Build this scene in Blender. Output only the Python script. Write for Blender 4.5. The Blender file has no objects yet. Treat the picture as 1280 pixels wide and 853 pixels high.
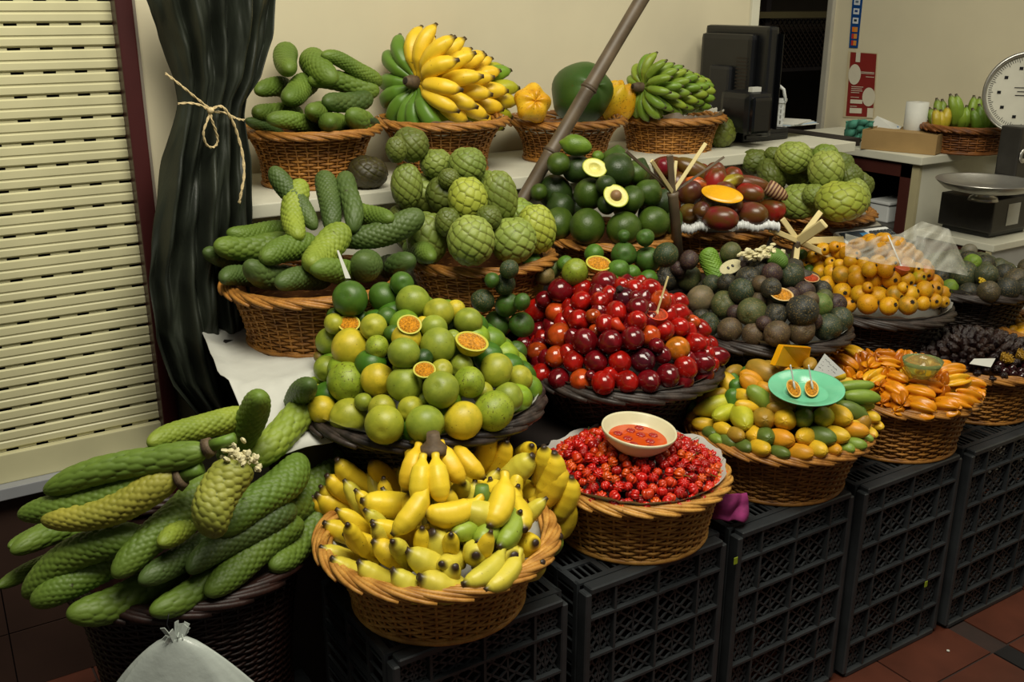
import bpy, bmesh, math, random
import numpy as np
from mathutils import Vector, Matrix, Quaternion
S = bpy.context.scene
COL = S.collection
rnd = random.Random(7)
PI = math.pi

# ------------------------------------------------------------------ camera
FPX, PITCH, YAW, CAMH, ROLL = 1263.7, math.radians(18.59), math.radians(57.13), 1.7, math.radians(0.14)
CF = Vector((math.cos(YAW), math.sin(YAW), 0)); CR = Vector((math.sin(YAW), -math.cos(YAW), 0)); CO = Vector((0, 0, CAMH))
cd = bpy.data.cameras.new('camera'); cam = bpy.data.objects.new('camera', cd); COL.objects.link(cam)
cd.sensor_width = 36; cd.lens = 36 * FPX / 1280; cd.clip_start = 0.05
vd = (CF * math.cos(PITCH) - Vector((0, 0, 1)) * math.sin(PITCH)).normalized()
up = (CF * math.sin(PITCH) + Vector((0, 0, 1)) * math.cos(PITCH))
rt = CR * math.cos(ROLL) + up * math.sin(ROLL); up2 = up * math.cos(ROLL) - CR * math.sin(ROLL)
m = Matrix((rt, up2, -vd)).transposed().to_4x4(); m.translation = CO
cam.matrix_world = m
S.camera = cam

# ------------------------------------------------------------------ world, lights, exposure
w = bpy.data.worlds.new('market_hall'); S.world = w; w.use_nodes = True
w.node_tree.nodes['Background'].inputs[0].default_value = (0.95, 0.93, 0.86, 1)
w.node_tree.nodes['Background'].inputs[1].default_value = 0.075
def area(name, loc, target, sx, sy, power, col):
    l = bpy.data.lights.new(name, 'AREA'); l.shape = 'RECTANGLE'; l.size = sx; l.size_y = sy; l.energy = power; l.color = col
    o = bpy.data.objects.new(name, l); COL.objects.link(o); o.location = loc
    o.rotation_euler = (Vector(target) - Vector(loc)).to_track_quat('-Z', 'Y').to_euler(); return o
area('skylight', (0.8, 0.75, 3.45), (1.3, 1.9, 0.9), 1.8, 1.1, 96, (1.0, 0.95, 0.80))
area('hall_light', (3.4, 1.2, 3.6), (3.3, 2.4, 0.9), 1.4, 1.0, 24, (1.0, 0.94, 0.78))
vs = S.view_settings; vs.view_transform = 'Standard'; vs.look = 'None'; vs.exposure = 0.15; vs.gamma = 1; vs.use_curve_mapping = False

# ------------------------------------------------------------------ pixel <-> world
def ray(u, v):
    a = u - 640; b = v - 426.5; c, s = math.cos(ROLL), math.sin(ROLL)
    a2 = a * c - b * s; b2 = a * s + b * c
    return CR * a2 + CF * (FPX * math.cos(PITCH) - b2 * math.sin(PITCH)) - Vector((0, 0, 1)) * (FPX * math.sin(PITCH) + b2 * math.cos(PITCH))
def atx(u, v, x): d = ray(u, v); return CO + d * (x / d.x)
def aty(u, v, y): d = ray(u, v); return CO + d * (y / d.y)
def atz(u, v, z): d = ray(u, v); return CO + d * ((z - CAMH) / d.z)
def depth(p): return (Vector(p) - CO).dot(vd)
def proj(p):
    q = Vector(p) - CO; z = q.dot(vd); return (640 + q.dot(rt) / z * FPX, 426.5 - q.dot(up2) / z * FPX)

# ------------------------------------------------------------------ helpers
def lin(c):
    if isinstance(c, str): c = [int(c[i:i + 2], 16) / 255 for i in (0, 2, 4)]
    return tuple((x / 12.92 if x <= .04045 else ((x + .055) / 1.055) ** 2.4) for x in c) + (1,)
def tag(o, label=None, cat=None, group=None, kind=None):
    if label: o['label'] = label
    if cat: o['category'] = cat
    if group: o['group'] = group
    if kind: o['kind'] = kind
    return o
def link(name, me, mat=None, parent=None, loc=None):
    o = bpy.data.objects.new(name, me); COL.objects.link(o)
    if mat is not None and me is not None and len(me.materials) == 0: me.materials.append(mat)
    if parent is not None: o.parent = parent
    if loc is not None: o.location = loc
    return o
def thing(name, label, cat, loc=(0, 0, 0), rz=0, group=None):
    o = bpy.data.objects.new(name, None); COL.objects.link(o); o.location = loc; o.rotation_euler = (0, 0, rz); o.empty_display_size = .05
    return tag(o, label, cat, group)
def mesh(name, V, F, smooth=True, attr=None):
    me = bpy.data.meshes.new(name); me.from_pydata([tuple(v) for v in V], [], F)
    if smooth: me.polygons.foreach_set('use_smooth', [True] * len(me.polygons))
    if attr is not None:
        a = me.attributes.new('mark', 'FLOAT', 'POINT'); a.data.foreach_set('value', np.asarray(attr, dtype=np.float32))
    me.update(); return me
def bm_mesh(name, bm, smooth=False):
    me = bpy.data.meshes.new(name); bm.normal_update(); bm.to_mesh(me); bm.free()
    if smooth: me.polygons.foreach_set('use_smooth', [True] * len(me.polygons))
    return me
def bx(bm, x0, x1, y0, y1, z0, z1, M=None):
    v = [bm.verts.new((x, y, z)) for z in (z0, z1) for y in (y0, y1) for x in (x0, x1)]
    if M is not None:
        for q in v: q.co = M @ q.co
    for f in ((0, 2, 3, 1), (4, 5, 7, 6), (0, 1, 5, 4), (2, 6, 7, 3), (0, 4, 6, 2), (1, 3, 7, 5)): bm.faces.new([v[i] for i in f])
    return v
def box(name, x0, x1, y0, y1, z0, z1, mat, parent=None, bev=0.0, M=None):
    bm = bmesh.new(); bx(bm, x0, x1, y0, y1, z0, z1, M)
    if bev > 0: bmesh.ops.bevel(bm, geom=list(bm.edges), offset=bev, segments=2, affect='EDGES', profile=.6)
    return link(name, bm_mesh(name, bm), mat, parent)
def bar(bm, a, b, w, h, upv=(0, 0, 1)):
    a = Vector(a); b = Vector(b); d = (b - a); L = d.length; d.normalize(); s = d.cross(Vector(upv))
    if s.length < 1e-4: s = d.cross(Vector((1, 0, 0)))
    s.normalize(); n = s.cross(d)
    v = [bm.verts.new(p + s * (i * w / 2) + n * (j * h / 2)) for p in (a, b) for i, j in ((-1, -1), (1, -1), (1, 1), (-1, 1))]
    for f in ((0, 1, 2, 3), (7, 6, 5, 4), (0, 4, 5, 1), (1, 5, 6, 2), (2, 6, 7, 3), (3, 7, 4, 0)): bm.faces.new([v[i] for i in f])
def tube_vf(pts, rad, sides=6, closed=False, flat=1.0):
    n = len(pts); pts = [Vector(p) for p in pts]; V = []; F = []; prev = None
    for i, p in enumerate(pts):
        if closed: t = pts[(i + 1) % n] - pts[i - 1]
        else: t = pts[min(i + 1, n - 1)] - pts[max(i - 1, 0)]
        t.normalize()
        if prev is None: s = t.cross(Vector((0, 0, 1))); s = s if s.length > 1e-3 else t.cross(Vector((1, 0, 0)))
        else: s = prev - t * prev.dot(t)
        s.normalize(); prev = s; b = t.cross(s); r = rad[i] if hasattr(rad, '__len__') else rad
        for k in range(sides):
            a = 2 * PI * k / sides; V.append(p + s * (r * math.cos(a)) + b * (r * flat * math.sin(a)))
    m = n if closed else n - 1
    for i in range(m):
        for k in range(sides):
            j = (i + 1) % n; k2 = (k + 1) % sides
            F.append((i * sides + k, i * sides + k2, j * sides + k2, j * sides + k))
    if not closed: F.append(tuple(range(sides - 1, -1, -1))); F.append(tuple((n - 1) * sides + k for k in range(sides)))
    return V, F
def join_vf(parts):
    V = []; F = []
    for v, f in parts:
        b = len(V); V += list(v); F += [tuple(i + b for i in q) for q in f]
    return V, F
def tube(name, pts, rad, mat, parent=None, sides=8, closed=False):
    V, F = tube_vf(pts, rad, sides, closed); return link(name, mesh(name, V, F), mat, parent)
def lathe_vf(prof, n=32):
    V = []; F = []
    for r, z in prof:
        for k in range(n): V.append((r * math.cos(2 * PI * k / n), r * math.sin(2 * PI * k / n), z))
    for i in range(len(prof) - 1):
        for k in range(n):
            k2 = (k + 1) % n; F.append((i * n + k, i * n + k2, (i + 1) * n + k2, (i + 1) * n + k))
    return V, F
def lathe(name, prof, mat, parent=None, n=32, loc=None, smooth=True):
    V, F = lathe_vf(prof, n); return link(name, mesh(name, V, F, smooth), mat, parent, loc)
def grid_me(name, P, attr=None, caps=True, close=True):
    nt, nh = P.shape[:2]; V = [tuple(p) for p in P.reshape(-1, 3)]; F = []
    for i in range(nt - 1):
        for k in range(nh if close else nh - 1):
            k2 = (k + 1) % nh; F.append((i * nh + k, i * nh + k2, (i + 1) * nh + k2, (i + 1) * nh + k))
    A = None if attr is None else list(np.asarray(attr).reshape(-1))
    if caps and close:
        c0 = P[0].mean(0); c1 = P[-1].mean(0); b = len(V); V += [tuple(c0), tuple(c1)]
        for k in range(nh):
            k2 = (k + 1) % nh; F.append((b, k2, k)); F.append((b + 1, (nt - 1) * nh + k, (nt - 1) * nh + k2))
        if A is not None: A += [float(np.mean(np.asarray(attr)[0])), float(np.mean(np.asarray(attr)[-1]))]
    return mesh(name, V, F, True, A)

# ------------------------------------------------------------------ materials
class NT:
    def __init__(s, name, rough=.5, spec=.5):
        s.m = bpy.data.materials.new(name); s.m.use_nodes = True; s.t = s.m.node_tree; s.b = s.t.nodes['Principled BSDF']
        s.b.inputs['Roughness'].default_value = rough; s.b.inputs['Specular IOR Level'].default_value = spec
    def n(s, typ, **k):
        q = s.t.nodes.new(typ)
        for a, b in k.items(): setattr(q, a, b)
        return q
    def l(s, a, b): s.t.links.new(a, b)
    def coord(s, kind='Object', scale=(1, 1, 1), rand=False):
        tc = s.n('ShaderNodeTexCoord'); mp = s.n('ShaderNodeMapping'); mp.inputs['Scale'].default_value = scale; s.l(tc.outputs[kind], mp.inputs[0])
        if rand:
            oi = s.n('ShaderNodeObjectInfo'); mu = s.n('ShaderNodeMath', operation='MULTIPLY'); mu.inputs[1].default_value = 37.; s.l(oi.outputs['Random'], mu.inputs[0])
            s.l(mu.outputs[0], mp.inputs['Location'])
        return mp.outputs[0]
    def noise(s, vec, scale, detail=3, rough=.5):
        q = s.n('ShaderNodeTexNoise'); q.inputs['Scale'].default_value = scale; q.inputs['Detail'].default_value = detail; q.inputs['Roughness'].default_value = rough
        s.l(vec, q.inputs['Vector']); return q.outputs['Fac']
    def ramp(s, fac, stops):
        q = s.n('ShaderNodeValToRGB'); e = q.color_ramp.elements
        while len(e) < len(stops): e.new(.5)
        for i, (p, c) in enumerate(stops): e[i].position = p; e[i].color = c if len(c) == 4 else tuple(c) + (1,)
        s.l(fac, q.inputs[0]); return q.outputs[0]
    def mix(s, fac, a, b, blend='MIX'):
        q = s.n('ShaderNodeMix', data_type='RGBA', blend_type=blend)
        for sock, val in ((q.inputs[0], fac), (q.inputs[6], a), (q.inputs[7], b)):
            if hasattr(val, 'links'): s.l(val, sock)
            else: sock.default_value = val
        return q.outputs[2]
    def base(s, c):
        if hasattr(c, 'links'): s.l(c, s.b.inputs['Base Color'])
        else: s.b.inputs['Base Color'].default_value = c
    def bump(s, h, dist=.002, strength=.5):
        q = s.n('ShaderNodeBump'); q.inputs['Distance'].default_value = dist; q.inputs['Strength'].default_value = strength
        s.l(h, q.inputs['Height']); s.l(q.outputs[0], s.b.inputs['Normal'])
W1 = (1, 1, 1, 1); K0 = (0, 0, 0, 1)
def simple(name, c, rough=.5, nscale=8, amt=.25, bump=0, spec=.5, metal=0, stretch=(1, 1, 1)):
    t = NT(name, rough, spec); v = t.coord(scale=stretch); f = t.noise(v, nscale, 4)
    c = lin(c); dk = tuple(x * (1 - amt) for x in c[:3]) + (1,); lt = tuple(min(1, x * (1 + amt)) for x in c[:3]) + (1,)
    t.base(t.ramp(f, [(.3, dk), (.7, lt)])); t.b.inputs['Metallic'].default_value = metal
    if bump: t.bump(f, bump, .6)
    return t.m
def fruitmat(name, rough=.35, spot=0.0, spotc='3a2a10', spotscale=60, blotch=.35, blotchc=None, bscale=14, bump=.0006, endc=None, spec=.45, mark=None, markr=(0, 1)):
    """colour of the fruit comes from obj.color; blotches, specks and end tints on top"""
    t = NT(name, rough, spec); oi = t.n('ShaderNodeObjectInfo'); v = t.coord(rand=True); f = t.noise(v, bscale / 8, 3)
    c = oi.outputs['Color']
    dark = t.mix(1.0, c, (1 - blotch, 1 - blotch * .8, 1 - blotch, 1), 'MULTIPLY')
    c2 = t.mix(t.ramp(f, [(.38, K0), (.62, W1)]), c, lin(blotchc) if blotchc else dark)
    if spot > 0:
        f2 = t.noise(v, spotscale / 8, 5, .7); c2 = t.mix(t.ramp(f2, [(.70 - spot, K0), (.76 - spot, (.85, .85, .85, 1))]), c2, lin(spotc))
    if mark:
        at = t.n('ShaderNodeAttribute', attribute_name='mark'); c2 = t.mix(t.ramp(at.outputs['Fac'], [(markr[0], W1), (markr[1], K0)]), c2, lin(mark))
    if endc:
        at = t.n('ShaderNodeAttribute', attribute_name='mark'); c2 = t.mix(at.outputs['Fac'], c2, lin(endc))
    t.base(c2)
    f3 = t.noise(v, 14, 3); t.bump(f3, bump, .5)
    return t.m
M = {}
M['smooth'] = fruitmat('passion_fruit_skin', .42, .07, '4a3a12', 42, .25, bump=.0005)
M['speck'] = fruitmat('speckled_skin', .45, .13, '42330f', 55, .3, bump=.0008)
M['red'] = fruitmat('tree_tomato_skin', .16, .0, blotch=.45, blotchc=None, bscale=10, bump=.0001, spec=.6)
M['rough'] = fruitmat('dark_passion_fruit_skin', .55, .14, '8a7440', 90, .35, bump=.0016)
M['guava'] = fruitmat('guava_skin', .42, .12, '6a4a10', 60, .2, 'd0940f', 9, bump=.0008)
M['mango'] = fruitmat('mango_skin', .3, .03, '2a2010', 110, .3, '5a3a12', 6, bump=.0003)
M['avocado'] = fruitmat('avocado_skin', .38, .03, '6c7a30', 150, .3, bump=.0016)
M['pod'] = fruitmat('banana_passion_fruit_skin', .42, .05, '6a4414', 60, .22, None, 12, bump=.0006)
M['star'] = fruitmat('star_fruit_skin', .28, .05, '6b3208', 40, .25, None, 14, bump=.0005)
M['banana'] = fruitmat('banana_skin', .42, .055, '4a3212', 55, .12, None, 12, bump=.0004, endc='33241a')
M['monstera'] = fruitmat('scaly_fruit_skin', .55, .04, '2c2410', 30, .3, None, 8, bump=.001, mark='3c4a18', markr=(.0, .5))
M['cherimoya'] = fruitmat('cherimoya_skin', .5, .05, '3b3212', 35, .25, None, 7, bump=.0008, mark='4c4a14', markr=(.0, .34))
M['cherry'] = fruitmat('pitanga_skin', .28, 0, blotch=.3, bscale=30, bump=.0001, spec=.6)
M['date'] = fruitmat('dried_fruit_skin', .22, .0, blotch=.5, bscale=60, bump=.004, spec=.6)
M['wick'] = None
def wickmat(name, c1, c2, rough=.5):
    t = NT(name, rough, .4); v = t.coord(); f = t.noise(v, 28, 4); f2 = t.noise(v, 260, 2)
    c = t.ramp(f, [(.3, lin(c1)), (.7, lin(c2))]); c = t.mix(t.ramp(f2, [(.45, K0), (.6, (.35, .35, .35, 1))]), c, lin(c1)); t.base(c); t.bump(f2, .0006, .5); return t.m
M['wick'] = wickmat('honey_wicker', '774a1c', 'bb8238')
M['wick_pale'] = wickmat('pale_wicker', '9a6628', 'd6a24e')
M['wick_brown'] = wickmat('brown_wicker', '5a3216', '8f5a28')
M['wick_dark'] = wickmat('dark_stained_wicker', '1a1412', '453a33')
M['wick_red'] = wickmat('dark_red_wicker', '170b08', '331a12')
M['cream'] = simple('cream_wall_paint', 'c8bfa2', .75, 3, .06, .0008)
M['white'] = simple('white_shelf_paint', 'c9c7b4', .5, 6, .08)
M['paper'] = simple('white_paper', 'bdbdb4', .7, 30, .04, .0008)
M['shutter'] = simple('cream_shutter_metal', 'c6c199', .42, 5, .10)
M['brownwood'] = simple('dark_red_door_frame_paint', '3d1716', .4, 6, .2)
M['plinth'] = simple('brown_plinth_stone', '33231c', .5, 5, .2)
M['tile'] = simple('terracotta_floor_tile', '4d271a', .42, 6, .3, .0006)
M['tilebk'] = simple('black_floor_tile', '1d1b1c', .4, 8, .2)
M['grout'] = simple('floor_grout', '2a1a14', .8, 20, .2)
M['crate'] = simple('black_crate_plastic', '2d3032', .4, 14, .25, .0003)
M['dark'] = simple('dark_stained_board', '1c1512', .6, 8, .3)
M['blackp'] = simple('black_plastic', '101113', .35, 20, .2)
M['tarp'] = None
t = NT('green_tarpaulin', .5, .4); v = t.coord(); f = t.noise(v, 6, 4); br = t.n('ShaderNodeTexBrick'); br.inputs['Scale'].default_value = 60; t.l(v, br.inputs['Vector'])
t.base(t.ramp(f, [(.3, lin('1b1f19')), (.7, lin('30352a'))])); f2 = t.noise(t.coord(scale=(220, 220, 30)), 1, 3); t.bump(f2, .0012, .6); M['tarp'] = t.m
M['twine'] = simple('sisal_twine', 'c9b487', .8, 200, .3)
M['ivory'] = simple('ivory_ceramic', 'cfc8a4', .25, 20, .06)
M['mint'] = simple('mint_green_ceramic', '6fbf97', .22, 20, .05)
M['mag'] = simple('magenta_cloth', '7c1f58', .85, 60, .25, .001)
M['wood'] = simple('pale_cane_wood', 'd8c78e', .6, 12, .15, .0005, stretch=(1, 1, .1))
M['bamboo'] = simple('grey_brown_cane', '5a4c3a', .5, 14, .35, .0006)
M['metal'] = simple('brushed_steel', 'b8b6ae', .32, 30, .06, metal=.85)
M['metald'] = simple('dark_grey_metal', '3c3a37', .4, 30, .1, metal=.6)
M['card'] = simple('brown_cardboard', '96794a', .7, 20, .06)
M['wplast'] = simple('white_plastic', 'd0d2cf', .4, 20, .04)
M['gcloth'] = simple('green_cloth', '3f7c68', .85, 40, .2, .001)
M['skinwhite'] = simple('peeled_white_flesh', 'cfc69a', .6, 60, .2, .003)
M['stem'] = simple('green_stem', '5d7a28', .5, 20, .25)
M['brownend'] = simple('brown_stem_end', '5b4a35', .7, 60, .3, .001)
M['calyx'] = simple('dark_calyx', '1f1508', .8, 80, .3, .001)
M['flesh'] = simple('orange_fruit_flesh', 'cf8a20', .3, 7, .5, .03)
M['fleshred'] = simple('red_fruit_flesh', 'b3411c', .3, 7, .5, .03)
M['fleshmango'] = simple('mango_flesh', 'e8a90e', .3, 12, .08)
M['fleshavo'] = simple('avocado_flesh', 'd8d27a', .4, 12, .12)
M['rind'] = simple('pale_green_rind', 'a9b23c', .4, 12, .1)
M['pit'] = simple('avocado_stone', '8b6a45', .5, 30, .2)
M['glass'] = None
t = NT('clear_glass', .03, .5); t.b.inputs['Transmission Weight'].default_value = .85; t.base(lin('d4e2a0')); t.b.inputs['IOR'].default_value = 1.3; M['glass'] = t.m
t = NT('clear_plastic_film', .12, .6); t.base(lin('dcdcd0')); t.b.inputs['Alpha'].default_value = .38; t.bump(t.noise(t.coord(), 60, 3), .002, .5); M['film'] = t.m
t = NT('milky_plastic_bag', .25, .5); t.base(lin('bcc4bc')); t.b.inputs['Alpha'].default_value = .82; t.bump(t.noise(t.coord(), 40, 3), .003, .5); M['bag'] = t.m
def plain(name, c, rough=.5):
    if name in M: return M[name]
    M[name] = simple(name, c, rough, 12, .06); return M[name]
exec_order = 0

# ------------------------------------------------------------------ setting
YS = 2.55       # shutter wall
YW = 2.90       # stall back wall
def struct(o): o['kind'] = 'structure'; return o
# floor: terracotta tiles with a band of black tiles; each near tile is a piece
fl = struct(link('floor', None))
bm = bmesh.new(); bx(bm, -3, 8, -3, 7, -.05, -.004); me = bm_mesh('floor_grout', bm); bpy.data.objects.remove(fl)
fl = struct(link('floor', me, M['grout']))
def tile_me(wx, wy, mat, nm):
    bm = bmesh.new(); bx(bm, -wx / 2 + .003, wx / 2 - .003, -wy / 2 + .003, wy / 2 - .003, -.006, 0)
    me = bm_mesh(nm, bm); me.materials.append(mat); return me
tm = tile_me(.3, .3, M['tile'], 'tile'); tk = tile_me(.3, .07, M['tilebk'], 'tile_band'); tkk = tile_me(.07, .3, M['tilebk'], 'tile_band')
for i in range(-2, 16):
    for j in range(-2, 9):
        x = .15 + i * .3 + (.07 if i > 7 else 0); y = 1.27 - .15 - j * .3 - (.07 if j > 0 else 0)
        if y > 0.2 or x < 1.5: o = link('tile', tm, None, fl, (x, y, 0))
for i in range(-2, 16):
    link('tile', tk, None, fl, (.15 + i * .3, 1.27 - .335, 0.0002))
for j in range(0, 4): link('tile', tkk, None, fl, (8 * .3 + .035, 1.12 - j * .3 - (.07 if j > 0 else 0), 0.0004))
for i in range(-3, 4):
    for j in range(0, 5): link('tile', tm, None, fl, (.15 + i * .3, 1.27 + .15 + j * .3, 0))
# shutter
xr = .549
sh = thing('roller_shutter', 'closed cream metal roller shutter with slotted slats beside green curtain', 'shutter', (0, YS, 0))
PIT = .0519; x0s = -1.6
prof = [(0, 0.0), (.0065, 0.0), (.0070, -.003), (.0100, -.006), (.0240, -.006), (.0265, -.0035), (.0295, -.0035), (.0320, -.006), (.0480, -.006), (.0517, -.001)]
def slat_me():
    V = []; F = []
    L = xr - x0s
    for z, y in prof:
        V += [(x0s, y, z), (xr, y, z)]
    for i in range(1, len(prof) - 1): F.append((2 * i, 2 * i + 1, 2 * i + 3, 2 * i + 2))
    # slotted strip at the bottom
    n = int(L / .067); p = L / n
    for k in range(n):
        a = x0s + k * p; b = len(V)
        V += [(a, 0, 0), (a + p - .027, 0, 0), (a + p - .027, 0, .0065), (a, 0, .0065)]; F.append((b, b + 1, b + 2, b + 3))
        b = len(V); V += [(a + p - .027, 0, .005), (a + p, 0, .005), (a + p, 0, .0065), (a + p - .027, 0, .0065)]; F.append((b, b + 1, b + 2, b + 3))
    return mesh('slat', V, F, False)
sm = slat_me(); sm.materials.append(M['shutter'])
for k in range(31):
    link('slat', sm, None, sh, ((k % 3) * .012 * 0 + 0, 0, .66 + k * PIT))
box('bottom_rail', x0s, xr, -.02, 0, .585, .66, M['shutter'], sh, .003)
box('sill', x0s, xr, -.05, .0, .555, .585, plain('grey_aluminium', '8e9094', .3), sh, .002)
box('backing', x0s, xr, .02, .03, .56, 2.2, M['blackp'], sh)
# plinth wall under the shutter with recessed joints
pl = struct(link('wall_left', bm_mesh('wall_left', (lambda b: (bx(b, -1.7, .598, YS, YS + .2, 0, .555), b)[1])(bmesh.new())), M['blackp']))
for k, (za, zb) in enumerate(((0, .17), (.172, .552))):
    for i in range(4): 
        pass
    for i in range(5):
        a = (-1.7, -.62, .12, .598, .598, .598)[i]; b_ = (-.62, .12, .598, .598, .598)[i]
        if b_ > a: box('panel', a + .0015, b_ - .0015, YS - .012, YS + .002, za + .001, zb - .001, M['plinth'], pl)
struct(box('trim_1', .549, .588, YS - .05, YS + .05, 0, 2.3, M['brownwood'], None, .004))
struct(box('trim_2', .589, .599, YS - .03, YS + .05, 0, 2.3, plain('grey_trim', '7d7468'), None, .003))
struct(box('wall_corner', .598, .80, YS, YW + .1, 0, 2.3, M['cream']))
struct(box('wall_back', .78, 2.955, YW, YW + .12, 0, 2.3, M['cream']))
struct(box('trim_3', 2.945, 2.985, YW - .012, YW + .13, 0, 2.3, M['white'], None, .003))
# right wall and dark store room behind the opening
XR = 3.8
struct(box('wall_right', XR, XR + .1, .2, 3.22, 0, 2.4, M['cream']))
struct(box('trim_4', XR - .02, XR + .1, 3.218, 3.25, 0, 2.4, plain('grey_door_jamb', '9b978a', .4), None, .004))
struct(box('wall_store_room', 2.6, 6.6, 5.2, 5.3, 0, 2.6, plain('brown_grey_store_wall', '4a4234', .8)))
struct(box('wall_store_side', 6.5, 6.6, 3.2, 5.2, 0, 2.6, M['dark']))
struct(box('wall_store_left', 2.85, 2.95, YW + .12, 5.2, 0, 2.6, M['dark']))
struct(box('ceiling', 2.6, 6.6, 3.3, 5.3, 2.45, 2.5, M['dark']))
rack = thing('storage_shelf', 'dark storage shelf with a pale board high in the store room', 'shelf', (4.6, 4.6, 0))
box('board', -1.1, 1.6, -.25, .3, 1.61, 1.645, plain('pale_shelf_board', '5d5434', .6), rack)
for z in (1.30,): box('board', -1.1, 1.6, -.2, .3, z, z + .02, M['dark'], rack)
bm = bmesh.new()
for k in range(70):
    x = -1.1 + k * .04; bar(bm, (x, -.18, 1.32), (x + .28, -.18, 1.6), .006, .006, (0, 1, 0)); bar(bm, (x + .28, -.19, 1.32), (x, -.19, 1.6), .006, .006, (0, 1, 0))
tag(link('lattice', bm_mesh('lattice', bm), plain('brown_lattice', '241a10'), rack), kind='stuff')
for x in (-1.1, 0, 1.55): box('upright', x, x + .04, -.2, -.16, 0, 2.3, M['dark'], rack)

# display steps
st = thing('display_shelf', 'long white painted top shelf carrying the row of wicker baskets at the wall', 'shelf', (0, 0, 0))
box('shelf_board', .80, 3.05, 2.43, YW, 1.185, 1.22, M['white'], st, .003)
box('riser', .82, 3.03, 2.46, 2.475, .90, 1.186, M['white'], st)
box('side_panel', .80, .82, 2.46, YW, 0, 1.185, M['white'], st)
s2 = thing('display_step', 'dark wooden middle step under the cherimoya and avocado baskets', 'shelf', (0, 0, 0))
box('top_board', .66, 3.0, 2.06, 2.45, .90, .925, M['dark'], s2, .002)
box('front_board', .68, 3.0, 2.15, 2.17, .02, .90, M['dark'], s2)
s3 = thing('display_step', 'low dark step holding the dark baskets behind the front crates', 'shelf', (0, 0, 0))
box('top_board', .72, 3.2, 1.81, 2.14, .675, .70, M['dark'], s3, .002)
box('front_board', .74, 3.2, 1.83, 1.85, .0, .675, M['dark'], s3)

# ------------------------------------------------------------------ crates
def crate_parts():
    WX, HZ, DY = .395, .556, .33
    fr = bmesh.new(); t = .016
    for a, b in (((-WX/2, 0), (-WX/2, HZ)), ((WX/2, 0), (WX/2, HZ))):
        sx = 1 if a[0] < 0 else -1
        bx(fr, min(a[0], a[0] + sx * t), max(a[0], a[0] + sx * t), 0, .03, .012, HZ - .012)
    bx(fr, -WX/2 + .012, WX/2 - .012, 0, .03, 0, t); bx(fr, -WX/2 + .012, WX/2 - .012, 0, .03, HZ - t, HZ)
    bmesh.ops.bevel(fr, geom=list(fr.edges), offset=.003, segments=1, affect='EDGES')
    me_f = bm_mesh('frame', fr)
    rb = bmesh.new()
    xs = [-WX/2 + .07, -WX/2 + .07 + .1, -WX/2 + .27]; xs = [-.125 + .0, -.0, .125]; zs = [HZ - .075 - .096 * k for k in range(6)]
    xs = [-.118, 0.0, .118]
    for x in xs: bx(rb, x - .003, x + .003, .002, .024, .01, HZ - .01)
    for z in zs[:5]: bx(rb, -WX/2 + .01, WX/2 - .01, .001, .024, z - .003, z + .003)
    me_r = bm_mesh('rib', rb)
    X = [-WX/2 + .016] + xs + [WX/2 - .016]; Zc = [HZ - .016] + zs[:5] + [.016]
    cells = []; cache = {}
    for i in range(4):
        for j in range(6):
            cw = X[i + 1] - X[i] - .004; ch = Zc[j] - Zc[j + 1] - .004; key = (round(cw, 3), round(ch, 3))
            if key not in cache:
                b = bmesh.new(); n = 3
                hw, hh = cw / 2, ch / 2
                for s in (1, -1):
                    for k in range(-2, 3):
                        a = Vector((-hw, 0, s * (-hh) + s * k * hh * .66)); e = Vector((hw, 0, s * hh + s * k * hh * .66))
                        # clip to the cell
                        def cl(p, q):
                            if abs(p.z) > hh:
                                tt = (math.copysign(hh, p.z) - p.z) / (q.z - p.z); p = p + (q - p) * tt
                            return p
                        if (a.z > hh and e.z > hh) or (a.z < -hh and e.z < -hh): continue
                        a2 = cl(a, e); e2 = cl(e, a)
                        if (e2 - a2).length > .012: bar(b, a2, e2, .0045, .004, (0, 1, 0))
                bar(b, (0, 0, -hh), (0, 0, hh), .004, .004, (0, 1, 0))
                me = bm_mesh('lattice_panel', b); me.materials.append(M['crate']); cache[key] = me
            cells.append(((X[i] + X[i + 1]) / 2, (Zc[j] + Zc[j + 1]) / 2, cache[key]))
    # side wall with ribs and slots
    sd = bmesh.new()
    for z in [0.0, .09, .18, .27, .36, .45, .54]: bx(sd, -.002, .004, .03, DY, z, z + .016)
    for y in (.03, .1, .2, DY - .012): bx(sd, -.003, .005, y, y + .012, 0, HZ)
    for z in [.02 + .03 * k for k in range(18)]: bar(sd, (0.001, .03, z), (0.001, DY, z), .003, .006, (1, 0, 0))
    me_s = bm_mesh('side_wall', sd)
    tp = bmesh.new()
    for y in (.03, .09, .16, .24, DY - .014): bx(tp, -WX/2, WX/2, y, y + .014, HZ - .006, HZ)
    for k in range(6): bx(tp, -WX/2 + k * .0758, -WX/2 + k * .0758 + .014, .03, DY, HZ - .006, HZ - .0005)
    for k in range(22): bar(tp, (-WX/2 + .01 + k * .017, .03, HZ - .004), (-WX/2 + .02 + k * .017, DY, HZ - .004), .005, .003)
    me_t = bm_mesh('end_wall', tp)
    for q in (me_f, me_r, me_s, me_t): q.materials.append(M['crate'])
    return me_f, me_r, me_s, me_t, cells, WX, HZ
CRP = crate_parts()
def crate(cx, y, label, z=0, rz=0):
    me_f, me_r, me_s, me_t, cells, WX, HZ = CRP
    c = thing('plastic_crate', label, 'crate', (cx, y, z), rz, 'black plastic crates under the front row')
    link('frame', me_f, None, c); link('ribs', me_r, None, c)
    for x, zz, me in cells: link('lattice_panel', me, None, c, (x, .014, zz))
    link('side_wall', me_s, None, c, (-WX/2, 0, 0)); link('side_wall', me_s, None, c, (WX/2 - .002, 0, 0)); link('end_wall', me_t, None, c, (0, 0, 0))
    return c
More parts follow.
